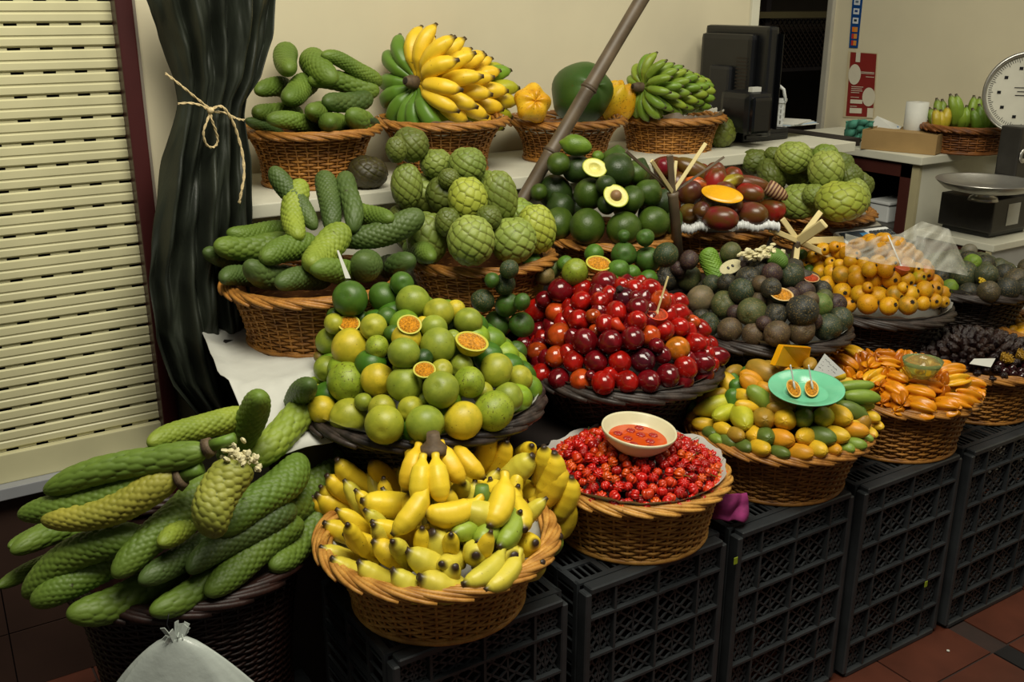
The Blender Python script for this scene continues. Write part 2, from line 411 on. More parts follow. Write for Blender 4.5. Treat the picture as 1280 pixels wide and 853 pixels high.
for cx, y, lab in ((.862, 1.425, 'black plastic crate on end under the front banana basket'),
                   (1.302, 1.425, 'black plastic crate on end under the red cherry basket'),
                   (1.733, 1.425, 'black plastic crate on end under the elongated yellow fruit basket, magenta cloth beside it'),
                   (2.155, 1.415, 'black plastic crate on end under the star fruit basket'),
                   (2.577, 1.405, 'black plastic crate on end under the dried fruit basket'),
                   (3.0, 1.41, 'black plastic crate at the far right end of the front row')):
    crate(cx, y, lab)

# ------------------------------------------------------------------ baskets
def basket(cx, cy, zb, zr, Rb, Rr, kind, label, flare=1.7, nb=22, rs=.0052, tilt=None, name='wicker_basket', group='wicker baskets'):
    mat = M[kind]
    B = thing(name, label, 'basket', (cx, cy, zb), 0, group)
    H = zr - zb; dark = kind in ('wick_dark', 'wick_red')
    nst = max(26, int(2 * PI * Rr / .034)); 
    if nst % 2: nst += 1
    def R(t): return Rb + (Rr - .012 - Rb) * t ** flare
    parts = []; dz = .0078; rows = int(H / dz)
    for i in range(rows):
        t = i / rows; r0 = R(t); s = 1 if i % 2 else -1; pts = []
        n = nst * 3
        for k in range(n):
            a = 2 * PI * k / n; pts.append((math.cos(a) * (r0 + s * .0035 * math.cos(a * nst / 2)), math.sin(a) * (r0 + s * .0035 * math.cos(a * nst / 2)), t * H + .004))
        parts.append(tube_vf(pts, .0036, 4, True))
    V, F = join_vf(parts); o = link('weave', mesh('weave', V, F), mat, B); tag(o, kind='stuff')
    # stakes and inner wall
    parts = []
    for k in range(nst // 1):
        a = 2 * PI * (k + .0) / nst * 1.0
        parts.append(tube_vf([(math.cos(a) * R(t), math.sin(a) * R(t), t * H) for t in (0, .25, .5, .75, 1)], .0032, 4))
    V, F = join_vf(parts); tag(link('stakes', mesh('stakes', V, F), mat, B), kind='stuff')
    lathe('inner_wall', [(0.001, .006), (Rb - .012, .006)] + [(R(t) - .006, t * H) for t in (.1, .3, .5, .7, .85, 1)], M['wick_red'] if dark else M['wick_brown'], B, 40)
    # base coil
    tube('base_ring', [(math.cos(2*PI*k/48) * (Rb + .003), math.sin(2*PI*k/48) * (Rb + .003), .006) for k in range(48)], .006, mat, B, 6, True)
    # braided rim
    for q in range(2):
        pts = []; rad = []; n = 14; span = 3.7 * 2 * PI / nb
        for k in range(n):
            s = k / (n - 1); ph = math.radians(200 - 215 * s); a = s * span + q * .35 * 2 * PI / nb
            rr = Rr - .006 + (.017 - .005 * q) * math.cos(ph); z = H + .002 + .0125 * math.sin(ph)
            pts.append((math.cos(a) * rr, math.sin(a) * rr, z)); rad.append(rs * (1.1 if dark else 1.12) * (.45 + .55 * math.sin(PI * min(1, max(0, s * .9 + .06))) ** .5))
        V, F = tube_vf(pts, rad, 6); me = mesh('rim_strand', V, F); me.materials.append(mat)
        for k in range(nb):
            o = link('rim_strand', me, None, B); o.rotation_euler = (0, 0, 2 * PI * k / nb + rnd.uniform(-.01, .01)); o.location = (0, 0, rnd.uniform(-.0012, .0012))
    if tilt: B.rotation_euler = tilt
    return B
BK = {}
def bk(key, cx, cy, zb, zr, Rb, Rr, kind, label, **k): BK[key] = (cx, cy, zr, Rr); return basket(cx, cy, zb, zr, Rb, Rr, kind, label, **k)
bk('ban', .843, 1.575, .556, .695, .168, .232, 'wick_pale', 'large honey wicker basket heaped with bananas at the front', flare=1.5)
bk('cher', 1.352, 1.585, .556, .695, .165, .205, 'wick_pale', 'pale honey wicker basket lined with paper, full of red cherries', flare=1.2)
bk('pas', 1.825, 1.60, .556, .69, .168, .222, 'wick', 'wicker basket of elongated yellow and green fruit under the mint plate', flare=1.3)
bk('star', 2.27, 1.59, .556, .70, .165, .205, 'wick', 'wicker basket of orange star fruit with glass bowl', flare=1.2)
bk('dates', 2.68, 1.62, .556, .70, .16, .205, 'wick', 'wicker basket of dark dried fruit at the right edge', flare=1.2)
bk('G', .965, 1.86, .70, .86, .165, .262, 'wick_dark', 'dark stained basket heaped with large green and yellow passion fruit', rs=.008, nb=18)
bk('R', 1.545, 1.88, .70, .82, .165, .245, 'wick_dark', 'dark stained basket lined with paper, heaped with red tree tomatoes', rs=.008, nb=18)
bk('Br', 2.04, 1.88, .70, .84, .165, .235, 'wick_dark', 'dark stained basket of brown and olive passion fruit', rs=.008, nb=18)
bk('Y', 2.53, 1.88, .70, .82, .165, .215, 'wick_dark', 'dark stained basket of yellow guavas', rs=.007, nb=18)
bk('RB', 3.0, 1.90, .70, .82, .165, .225, 'wick_dark', 'dark stained basket of dark passion fruit at the right edge', rs=.007, nb=18)
bk('M2', .87, 2.22, .925, 1.06, .16, .208, 'wick', 'wicker basket of long scaly green fruit beside the curtain')
bk('CH', 1.345, 2.24, .925, 1.055, .155, .195, 'wick', 'wicker basket heaped with pale green cherimoyas')
bk('A', 1.78, 2.24, .925, 1.06, .15, .185, 'wick', 'wicker basket heaped with dark green avocados')
bk('MG', 2.20, 2.25, .925, 1.04, .145, .185, 'wick', 'wicker basket of red and purple mangoes')
bk('CH2', 2.68, 2.25, .925, 1.03, .14, .172, 'wick', 'wicker basket of cherimoyas beside the counter scale')
bk('M1', 1.06, 2.66, 1.22, 1.36, .135, .182, 'wick', 'wicker basket of scaly green fruit on the top shelf beside the curtain', flare=2.6)
bk('B1', 1.47, 2.66, 1.22, 1.36, .13, .19, 'wick', 'top shelf wicker basket under the large yellow banana bunch', flare=2.6)
bk('PP', 1.92, 2.66, 1.22, 1.335, .13, .185, 'wick', 'top shelf wicker basket holding a papaya and two yellow fruit', flare=2.6)
bk('GB', 2.36, 2.66, 1.20, 1.32, .14, .18, 'wick', 'top shelf wicker basket under the green banana bunch', flare=2.2)
bk('BIG', .43, 1.885, .30, .632, .185, .236, 'wick_red', 'large very dark red wicker basket of long scaly fruit at the front left', rs=.008, nb=20)
stand = thing('plastic_crate', 'black crate lying under the dark red basket at the front left', 'crate', (.42, 1.85, 0))
box('shell', -.22, .22, -.17, .17, .0, .298, M['crate'], stand, .01)
for z in (.05, .15, .25): box('ridge', -.226, .226, -.176, .176, z, z + .012, M['crate'], stand, .002)
# paper and cloth liners
def liner(key, label, mat='paper', amp=.008, frac=1.0, n=120, out=.006, sink=.05, lift=0.0):
    cx, cy, zr, Rr = BK[key]; zr += lift; Rr += min(0, lift * .6); V = []; F = []; r_ = random.Random(sum(map(ord, key))); ph = [r_.uniform(0, 6.28) for _ in range(5)]
    prof = [(.2, -sink), (.6, -sink * .8), (.88, -sink * .2), (.95, .018), (1.012, .031)]
    for i, (f, z) in enumerate(prof):
        for k in range(n):
            a = 2 * PI * k / n; wv = sum(math.sin((5 + 7 * j) * a + ph[j]) / (1 + j * .5) for j in range(5)) * .35
            e = i / 4; V.append((cx + math.cos(a) * (Rr * f * .985 + wv * amp * e * .7), cy + math.sin(a) * (Rr * f * .985 + wv * amp * e * .7), zr + z + wv * amp * e))
    for i in range(4):
        for k in range(n): k2 = (k + 1) % n; F.append((i * n + k, i * n + k2, (i + 1) * n + k2, (i + 1) * n + k))
    tag(link('paper_liner', mesh('paper_liner', V, F), M[mat]), label, 'paper', 'paper liners')
liner('cher', 'white paper liner with ruffled edge under the red cherries')
liner('G', 'white paper liner under the green passion fruit heap')
liner('R', 'white paper liner with wavy edge under the red tree tomatoes')
liner('Y', 'white paper liner under the yellow guavas')
liner('RB', 'white paper liner in the dark basket at the right edge')
liner('MG', 'white liner under the mangoes', amp=.01)
liner('Br', 'white paper liner barely showing under the brown passion fruit', out=0)
liner('ban', 'grey white sheet under the front bananas', amp=.004, lift=-.026)
liner('B1', 'white liner in the top shelf basket under the yellow banana bunch', amp=.012, lift=-.012)
liner('GB', 'white liner in the top shelf basket under the green banana bunch', amp=.014)
liner('PP', 'white liner in the papaya basket', amp=.006, lift=-.010)
# ------------------------------------------------------------------ fruit meshes (local z = long axis, half length 1 before scaling)
def sph_grid(nt, nh):
    t = np.linspace(0.02, 0.98, nt) * PI; h = np.linspace(0, 2 * PI, nh, endpoint=False)
    return np.meshgrid(t, h, indexing='ij')
def sph(name, nt=20, nh=28, rfun=None, zs=1.0, amp=None, attr=None, seed=0):
    T, Hh = sph_grid(nt, nh); r = np.ones_like(T)
    if rfun is not None: r = rfun(T, Hh)
    rg = np.random.RandomState(seed)
    for k in range(4):
        d = rg.randn(3); d /= np.linalg.norm(d); X = np.sin(T) * np.cos(Hh); Y = np.sin(T) * np.sin(Hh); Z = np.cos(T)
        r = r * (1 + .018 * np.sin(3 * (X * d[0] + Y * d[1] + Z * d[2]) + rg.rand() * 6))
    P = np.stack([r * np.sin(T) * np.cos(Hh), r * np.sin(T) * np.sin(Hh), r * np.cos(T) * zs], -1)
    return grid_me(name, P, attr(T, Hh) if attr else None)
def dimple(T, H): return 1 - .10 * np.exp(-(T / .28) ** 2) - .04 * np.exp(-((PI - T) / .2) ** 2)
ME = {}
def reg(k, me, mat): me.materials.append(M[mat]); ME.setdefault(k, []).append(me)
for s in range(3): reg('round', sph('fruit', 20, 28, dimple, 1.0, seed=s), 'smooth')
for s in range(3): reg('roundspeck', sph('fruit', 20, 28, dimple, 1.0, seed=s + 5), 'speck')
for s in range(3): reg('rough', sph('fruit', 20, 28, lambda T, H: dimple(T, H) * (1 + .012 * np.sin(5 * H + 3 * T)), 1.0, seed=s + 9), 'rough')
def egg(T, H): return (1 + .10 * np.exp(-(T / .32) ** 2)) * (1 - .06 * np.cos(T))
for s in range(3): reg('egg', sph('fruit', 20, 26, egg, 1.0, seed=s + 12), 'red')
for s in range(3): reg('guava', sph('fruit', 18, 24, lambda T, H: 1 - .05 * np.exp(-((T) / .25) ** 2), 1.0, seed=s + 20), 'guava')
def mango(T, H): return 1 + .10 * np.cos(H) * np.sin(T) * np.cos(T) - .05 * np.exp(-(T / .2) ** 2)
for s in range(2): reg('mango', sph('fruit', 22, 28, mango, 1.0, seed=s + 30), 'mango')
def pear(T, H): return 1 - .13 * np.exp(-((T - .55) / .5) ** 2) + .04 * np.exp(-(T / .25) ** 2)
for s in range(2): reg('avocado', sph('fruit', 24, 30, pear, 1.0, seed=s + 40), 'avocado')
def pod(T, H): return (1 - .10 * np.exp(-(T / .5) ** 2) + .04 * np.exp(-(T / .12) ** 2)) * (1 + .012 * np.cos(5 * H))
for s in range(3): reg('pod', sph('fruit', 22, 24, pod, 1.0, seed=s + 50), 'pod')
def lobed(T, H): return (1 - .30 * (1 - np.abs(np.sin(4 * H))) ** 1.6 * np.sin(T) ** .5) * (1 - .22 * np.exp(-(T / .4) ** 2) - .15 * np.exp(-((PI - T) / .3) ** 2))
for s in range(2): reg('cherry', sph('fruit', 10, 32, lobed, .86, seed=s + 60), 'cherry')
def starf(T, H): return (.62 + .38 * np.abs(np.cos(2.5 * H)) ** 1.8) * (.45 + .55 * np.sin(T) ** .5) / 1.0
for s in range(2): reg('star', sph('fruit', 20, 40, starf, 1.0, seed=s + 70), 'star')
for s in range(3):
    rg = np.random.RandomState(s + 80); pA = rg.rand(6) * 6
    reg('date', sph('fruit', 16, 24, lambda T, H: 1 + .07 * np.sin(4 * H + pA[0] + 2 * np.sin(3 * T)) + .05 * np.sin(7 * H + 4 * T + pA[1]) + .04 * np.sin(9 * T + pA[2]), 1.0, seed=s + 80), 'date')
reg('papaya', sph('fruit', 28, 36, lambda T, H: 1 + .03 * np.cos(5 * H) + .03 * np.cos(T), 1.0, seed=90), 'smooth')
def lump(T, H): return (1 + .09 * np.cos(5 * H)) * (1 - .25 * np.exp(-(T / .3) ** 2)) + .03 * np.sin(4 * T + H)
for s in range(2): reg('lumpy', sph('fruit', 28, 40, lump, .95, seed=s + 92), 'guava')

def monstera_me(seed, n=15, m=24, bend=.12, nh=84, nt=150, ratio=.155):
    """hexagonal scales on a tapering bent cylinder, unit half length 1"""
    t = np.linspace(0.0, 1, nt); t = .5 - .5 * np.cos(PI * t) * (1 - .0); t = .5 * t + .5 * np.linspace(0, 1, nt); h = np.linspace(0, 2 * PI, nh, endpoint=False)
    T, Hh = np.meshgrid(t, h, indexing='ij'); rg = np.random.RandomState(seed)
    prof = np.clip(1 - np.abs(2 * T - 1) ** 4.5, 0, 1) ** .52 * (1 - .20 * T) * (1 + .03 * np.sin(5 * T + seed))
    prof[0] *= .3; prof[-1] *= .3
    jj = T * m; best = np.full(T.shape, 9.)
    for dj in (-1, 0, 1, 2):
        j = np.floor(jj) + dj - 0; off = (j % 2) * .5
        a = Hh / (2 * PI) * n + .25 * np.sin(T * 5 + seed)
        k = np.round(a - off) + off
        jit = .13 * np.sin(j * 12.9 + (k % n) * 78.2 + seed)
        d2 = ((a - k + jit * .5) / .60) ** 2 + ((jj - j + jit) / .62 * .80) ** 2; best = np.minimum(best, d2)
    hgt = np.clip(1 - best, 0, 1) ** .6
    amp = .15 * np.clip(np.sin(PI * np.clip(T, .02, .98)), 0, 1) ** .4
    r = ratio * prof * (1 - amp * (1 - hgt)) 
    bz = bend * (1 - (2 * T - 1) ** 2)
    P = np.stack([r * np.cos(Hh) + bz + .02 * np.sin(T * 7 + seed), r * np.sin(Hh) + .03 * np.sin(T * 4 + seed * 2), (2 * T - 1)], -1)
    P[..., 0] -= bz.mean()
    return grid_me('fruit', P, hgt)
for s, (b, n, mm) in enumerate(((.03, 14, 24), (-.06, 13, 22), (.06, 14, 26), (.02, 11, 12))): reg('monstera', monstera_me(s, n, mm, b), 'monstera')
def cherimoya_me(seed, n=85, zs=1.0):
    T, Hh = sph_grid(80, 110); X = np.stack([np.sin(T) * np.cos(Hh), np.sin(T) * np.sin(Hh), np.cos(T)], -1).reshape(-1, 3)
    i = np.arange(n) + .5; z = 1 - 2 * i / n; ph = i * 2.39996 + seed; rg = np.random.RandomState(seed)
    C = np.stack([np.sqrt(1 - z * z) * np.cos(ph), np.sqrt(1 - z * z) * np.sin(ph), z], -1) + rg.randn(n, 3) * .02; C /= np.linalg.norm(C, axis=1)[:, None]
    dot = X @ C.T; idx = np.argsort(-dot, 1)[:, :2]; r_ = np.arange(len(X))
    d1 = np.arccos(np.clip(dot[r_, idx[:, 0]], -1, 1)); d2 = np.arccos(np.clip(dot[r_, idx[:, 1]], -1, 1))
    edge = np.clip((d2 - d1) / .16, 0, 1); c = C[idx[:, 0]]
    tilt = (X[:, 2] - c[:, 2]) / .2      # scales overlap: the lower lip of each scale stands proud
    hgt = edge ** .55 * (1 - .35 * tilt)
    r = (.965 + .050 * hgt).reshape(T.shape) * (1 - .16 * np.exp(-(T / .3) ** 2)) * (1 - .07 * np.cos(T))
    r *= 1 + .02 * np.sin(3 * Hh + seed)
    P = np.stack([r * np.sin(T) * np.cos(Hh), r * np.sin(T) * np.sin(Hh), r * np.cos(T) * zs], -1)
    return grid_me('fruit', P, edge.reshape(T.shape))
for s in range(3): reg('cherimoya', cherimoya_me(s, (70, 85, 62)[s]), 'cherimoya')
def banana_me(seed, bend=.34, w=.17, neck=.16):
    """z from -1 (stalk) to 1 (tip)"""
    nt, nh = 34, 20; t = np.linspace(0, 1, nt); h = np.linspace(0, 2 * PI, nh, endpoint=False); T, Hh = np.meshgrid(t, h, indexing='ij')
    pr = np.interp(t, [0, .03, .12, .20, .30, .5, .72, .86, .93, .965, 1], [.36, .38, .36, .55, .86, 1, .97, .74, .42, .27, .24])[:, None]
    r = w * pr * (1 + .045 * np.cos(5 * Hh + seed) * np.sin(PI * T))
    a = bend * 2; ang = (T - .5) * a * 1.6
    R0 = 2 / (a * 1.6); cx = R0 * np.cos(ang) - R0; cz = R0 * np.sin(ang)
    P = np.stack([cx + r * np.cos(Hh) * np.cos(ang), r * np.sin(Hh), cz + r * np.cos(Hh) * np.sin(ang)], -1)
    s = 1 / cz.max(); P *= s; P[..., 0] -= P[..., 0].mean()
    mk = np.interp(T, [0, .02, .05, .925, .95, 1], [.7, .2, 0, 0, .9, 1])
    return grid_me('banana', P, mk)
for s, (b, w_) in enumerate(((.22, .27), (.16, .28), (.27, .26))): reg('banana', banana_me(s, b, w_), 'banana')
reg('bananafar', banana_me(5, .3, .19), 'banana')

# ------------------------------------------------------------------ heaps
def orient(o, zdir, spin=0.0, side=None):
    z = Vector(zdir).normalized()
    if side is None: q = z.to_track_quat('Z', 'Y'); q = q @ Quaternion((0, 0, 1), spin)
    else:
        x = Vector(side) - z * z.dot(Vector(side)); x.normalize(); y = z.cross(x); q = Matrix((x, y, z)).transposed().to_quaternion()
    o.rotation_mode = 'QUATERNION'; o.rotation_quaternion = q
class Heap:
    def __init__(s, key, top=None, h=None, dz=0.0, rr=None, orig=(0, 0, 1.0), off=(0, 0)):
        s.cx, s.cy, s.z0, s.R = BK[key]; s.z0 += dz; s.R = rr or s.R; s.cx += off[0]; s.cy += off[1]; s.o = orig; s.items = []
        if h is None:
            lo, hi = .0, .6
            for _ in range(30):
                s.h = (lo + hi) / 2; d = ray(*top).normalized(); mn = min((CO + d * (1 + .01 * k)).z - s.f(*(CO + d * (1 + .01 * k)).xy) for k in range(350))
                if mn > 0: lo = s.h
                else: hi = s.h
        else: s.h = h
    def f(s, x, y):
        q = ((x - s.cx) ** 2 + (y - s.cy) ** 2) / s.R ** 2
        return s.z0 + s.h * (1 - q) if q < 1.3 else s.z0 - s.h * .3 - (q - 1.3) * s.h
    def px(s, x, y): return (s.o[0] + x / s.o[2], s.o[1] + y / s.o[2])
    def hit(s, u, v):
        d = ray(u, v).normalized(); best = None; prev = None
        for k in range(600):
            t = .9 + .006 * k; p = CO + d * t; g = p.z - s.f(p.x, p.y)
            if best is None or g < best[0]: best = (g, t)
            if prev is not None and g <= 0 < prev: return CO + d * (t - .006 * (-g) / (prev - g))
            prev = g
        return CO + d * best[1]
CODE = {}
def spread(items, its=24, tol=.93):
    """push overlapping neighbours apart in depth; items = [pos, rad, ray]"""
    n = len(items); p0 = [it['p'].copy() for it in items]
    for _ in range(its):
        mv = 0
        for i in range(n):
            a = items[i]
            for j in range(i + 1, n):
                b = items[j]; d = a['p'] - b['p']; need = (a['r'] + b['r']) * tol
                if abs(d.x) > need or d.length >= need: continue
                da, db = depth(a['p']), depth(b['p']); lat = (d - vd * (da - db)).length
                want = math.sqrt(max(need ** 2 - lat ** 2, 0)); cur = abs(da - db); e = min((want - cur) * .5, .006)
                if e <= 0: continue
                s = -1 if da < db else 1
                ra = (a['p'] - CO).normalized(); rb = (b['p'] - CO).normalized()
                if (a['p'] - p0[i]).length < a['r'] * .9: a['p'] += ra * (s * e)
                if (b['p'] - p0[j]).length < b['r'] * .9: b['p'] -= rb * (s * e)
                mv += e
        if mv < 1e-4: break
ONES = ['first', 'second', 'third', 'fourth', 'fifth', 'sixth', 'seventh', 'eighth', 'ninth']
ORD = ['first', 'second', 'third', 'fourth', 'fifth', 'sixth', 'seventh', 'eighth', 'ninth', 'tenth', 'eleventh', 'twelfth', 'thirteenth', 'fourteenth', 'fifteenth', 'sixteenth', 'seventeenth', 'eighteenth', 'nineteenth', 'twentieth'] + [t_ + '-' + s if s else t0_ for t_, t0_ in (('twenty', ''), ('thirty', 'thirtieth'), ('forty', 'fortieth'), ('fifty', 'fiftieth'), ('sixty', 'sixtieth')) for s in ([''] if t0_ else []) + ONES]
def rowlabels(items, fmt):
    """one label each: row counted from the top of the heap, place counted from the left"""
    its = sorted(items, key=lambda i: i['v']); med = sorted(i['rp'] for i in its)[len(its) // 2]; rows = []; cur = [its[0]]; v0 = its[0]['v']
    for i in its[1:]:
        if i['v'] - v0 > med * 1.5: rows.append(cur); cur = [i]; v0 = i['v']
        else: cur.append(i)
    rows.append(cur); n = len(rows)
    for k, r in enumerate(rows):
        r.sort(key=lambda i: i['u'])
        rn = 'top row' if k == 0 else ('bottom row' if k == n - 1 else ORD[min(k, 68)] + ' row down')
        for j, i in enumerate(r):
            pn = 'leftmost' if j == 0 and len(r) > 1 else ('rightmost' if j == len(r) - 1 and len(r) > 1 else ORD[min(j, 68)] + ' from left')
            if len(r) == 1: pn = 'alone'
            i['label'] = fmt.format(c=i['adj'], pos=pn, row=rn)
def cvar(c, amt=.06, r=rnd):
    k = 1 + r.uniform(-amt, amt); c = lin(c); return (min(1, c[0] * k * (1 + r.uniform(-amt, amt) * .6)), min(1, c[1] * k), min(1, c[2] * k), 1)
def put(kind, name, p, rx, rz, zdir, color, label=None, cat=None, group=None, ry=None, spin=None, side=None, parent=None, var=None):
    ms = ME[kind]; me = ms[rnd.randrange(len(ms)) if var is None else var % len(ms)]
    o = bpy.data.objects.new(name, me); COL.objects.link(o); o.location = p; o.scale = (rx, ry or rx, rz); o.color = color
    orient(o, zdir, rnd.uniform(0, 6.28) if spin is None else spin, side)
    if label: tag(o, label, cat, group)
    if parent is not None: o.parent = parent
    return o
def heap_fill(hp, items, r, kind, name, pal, label, cat, group, elong=1.0, depthf=.75, rmax=.93, nmax=150, spacing=.78, code=None, front=True):
    """unseen fruit that carries the visible ones and closes the back of the heap"""
    n = int(3.2 * (hp.R / r) ** 2); cnt = 0; placed = [(it['p'], it['r']) for it in items]; made = []
    for i in range(n):
        q = math.sqrt((i + .5) / n) * rmax; a = i * 2.39996; x = hp.cx + hp.R * q * math.cos(a); y = hp.cy + hp.R * q * math.sin(a)
        p = Vector((x, y, max(hp.f(x, y) - r * depthf, hp.z0 + r * .35)))
        if any((p - c).length < (r + rr) * spacing for c, rr in placed): continue
        placed.append((p, r)); cnt += 1
        if cnt > nmax: break
        c = pal[i % len(pal)]
        nrm = Vector((x - hp.cx, y - hp.cy, .15 + rnd.uniform(0, .3)))
        o = put(kind, name, p, r, r * elong, nrm, cvar(c), label, cat, group); u, v = proj(p); made.append(dict(o=o, u=u, v=v, rp=r * FPX / depth(p), adj=''))
    if made:
        rowlabels(made, '{pos}, {row}')
        for it in made: it['o']['label'] = (label + ', ' + it['label'])
def resolve(hp, lst, elmap):
    """lst of (x, y, a, b, angle, code): picture ellipse -> world ellipsoid on the heap"""
    out = []
    for e in lst:
        x, y, a = e[0], e[1], e[2]
        b, ang, code = (a, 0, e[3]) if len(e) == 4 else (e[3], e[4], e[5])
        u, v = hp.px(x, y); p = hp.hit(u, v); s = hp.o[2]
        out.append(dict(p=p, u=u, v=v, rp=min(a, b) / s, a=a / s, b=b / s, ang=ang, code=code, r=0))
        dp = depth(p); out[-1]['r'] = out[-1]['rp'] * dp / FPX * (1 if len(e) == 4 else 1.08)
    return out
def axis_from(it, ratio):
    """long axis from the picture angle and the foreshortening"""
    a, b = it['a'], it['b']; k = max(a / max(b, 1e-6), 1.0); s2 = (k * k - 1) / (ratio * ratio - 1) if ratio > 1 else 1
    c = math.sqrt(min(1, max(0, s2))); sn = math.sqrt(1 - c * c); th = math.radians(it['ang'])
    inp = rt * math.cos(th) - up2 * math.sin(th)
    if inp.dot(up2) > 0: inp = -inp
    return (inp * c - vd * sn).normalized()

# --- G : large passion fruit heap
C = dict(g=('42631a', 'dark green'), l=('8a962e', 'light green'), w=('a3a22e', 'yellow green'), y=('c9b22a', 'yellow'), d=('2d4a18', 'very dark green'), b=('7a6422', 'brownish'), s=('8a9a26', 'speckled green'))
GL = [(253,147,74,'g'),(390,140,62,'g'),(467,85,50,'g'),(512,157,70,'l'),(617,205,62,'w'),(685,190,42,'y'),(740,238,59,'l'),(190,250,45,'w'),(170,320,58,'l'),(255,347,79,'y'),(352,262,57,'w'),(407,223,44,'g'),(365,345,50,'s'),
(430,290,38,'g'),(485,310,62,'y'),(475,370,66,'l'),(600,265,55,'l'),(617,338,74,'l'),(130,385,25,'b'),(160,435,54,'l'),(242,490,84,'s'),(370,480,72,'y'),(480,497,73,'l'),(630,518,76,'l'),(630,440,48,'w'),
(710,425,52,'l'),(745,488,66,'s'),(853,438,70,'w'),(950,470,55,'w'),(905,548,62,'l'),(845,603,82,'s'),(720,645,79,'y'),(565,658,80,'l'),(397,660,82,'w'),(253,632,77,'w'),(143,603,60,'y'),(310,570,38,'l'),(385,595,58,'w'),(505,600,55,'w'),(115,535,40,'w'),(555,390,40,'d'),(675,305,35,'l'),(555,245,30,'y'),(190,215,33,'g'),(300,230,35,'g'),(560,560,40,'s'),(800,530,45,'w')]
hG = Heap('G', top=(510, 375), orig=(360, 330, 3.281), dz=.012)
its = resolve(hG, GL, C); spread(its)
for it in its: it['adj'] = C[it['code']][1]
rowlabels(its, '{c} passion fruit, {pos}, {row} of the big green heap')
for it in its:
    r = it['rp'] * depth(it['p']) / FPX; k = rnd.uniform(1.0, 1.07)
    d = Vector((rnd.uniform(-1, 1), rnd.uniform(-1, .2), rnd.uniform(-.3, .8)))
    put('roundspeck' if it['code'] in 'sb' else 'round', 'passion_fruit', it['p'], r, r * k, d, cvar(C[it['code']][0]), it['label'], 'fruit', 'large green and yellow passion fruit')
heap_fill(hG, its, .033, 'round', 'passion_fruit', ['6a8a20', '86a024', '3f6a14'], 'partly hidden green passion fruit inside the big green heap', 'fruit', 'passion fruit deep in the green heap', nmax=150, spacing=.62)
def half_fruit(name, label, p, r, squash, nrm, skin, fleshm, rimc='b9b23a', depthk=.8, seeds=True, spin=0, cat='fruit', group=None):
    """a cut half: skin bowl, pale rim, flesh disc set a little lower"""
    T_ = thing(name, label, cat, p, 0, group); n = 28
    Vn = Vector(nrm).normalized(); orient(T_, Vn, spin)
    prof = [(.001, -depthk), (.35, -depthk * .93), (.7, -depthk * .68), (.92, -depthk * .32), (1, 0)]
    def sc(o): o.scale = (r, r * squash, r); return o
    o = sc(lathe('skin', prof, M['smooth'], T_, n)); o.color = lin(skin)
    sc(lathe('pale_rim', [(1, 0), (.985, .012), (.86, .012), (.84, -.03)], plain('rim_' + rimc, rimc), T_, n))
    bm = bmesh.new(); bmesh.ops.create_icosphere(bm, subdivisions=3, radius=1)
    for v in bm.verts:
        v.co.z = v.co.z * .12 - .03; h = math.hypot(v.co.x, v.co.y); f = .86; v.co.x *= f; v.co.y *= f
        v.co.z += (1 - h) * .05 * math.sin(v.co.x * 21) * math.cos(v.co.y * 17)
    sc(link('flesh', bm_mesh('flesh', bm, True), fleshm, T_)); return T_
def gp(hp, x, y, lift=0.0):
    u, v = hp.px(x, y); p = hp.hit(u, v); d = (p - CO).normalized(); return p - d * lift
for x, y, rp, lab, nn in ((250, 247, 46, 'cut passion fruit half showing orange pulp at the heap upper left', (-.2, -.55, .75)),
                      (498, 250, 52, 'cut passion fruit half with orange pulp near the middle top of green heap', (-.1, -.5, .6)),
                      (755, 318, 74, 'large yellow cut passion fruit half facing up on the right of green heap', (.1, -.35, .9)),
                      (560, 435, 47, 'small cut passion fruit half lying in the middle of the green heap', (-.2, -.45, .8))):
    p = gp(hG, x, y, .045); half_fruit('passion_fruit_half', lab, p, rp / 3.281 * depth(p) / FPX, .92, nn, 'cfae12' if rp == 74 else '8fa52a', M['flesh'], depthk=.85)

# --- dark green passion fruit between the heaps (px in the R crop)
RC = (620, 310, 3.71)
C = dict(g=('40601e', 'dark green'), d=('2b3f22', 'blackish green'), s=('55672c', 'speckled green'), b=('6e5a2c', 'brown'), w=('7f8f24', 'green and yellow'), y=('b5a51c', 'yellow'), m=('4c7420', 'mid green'))
ML = [(60,98,45,'d'),(168,75,48,'m'),(258,95,45,'s'),(320,75,40,'m'),(365,112,64,'w'),(225,130,45,'b'),(152,172,70,'y'),(40,168,50,'d'),(50,265,56,'g'),(5,357,64,'g'),(117,357,60,'g'),(30,458,45,'b'),(95,480,50,'g'),(-62,245,55,'d'),(453,25,45,'m'),(565,100,50,'m'),(630,115,40,'m'),(705,140,42,'m'),
(590,28,60,'g'),(700,52,60,'g'),(786,30,58,'d'),(-15,480,32,'m'),(540,150,30,'m'),(500,150,28,'m'),(690,-50,42,'g'),(590,-58,30,'g'),(-20,150,35,'g'),(120,250,40,'g')]
hR = Heap('R', top=(755, 348), orig=RC, dz=.012)
class Flat(Heap):
    pass
hMid = Heap('R', h=hR.h + .01, orig=RC, dz=.02, off=(.0, .12), rr=.30)
its = resolve(hMid, ML, C); 
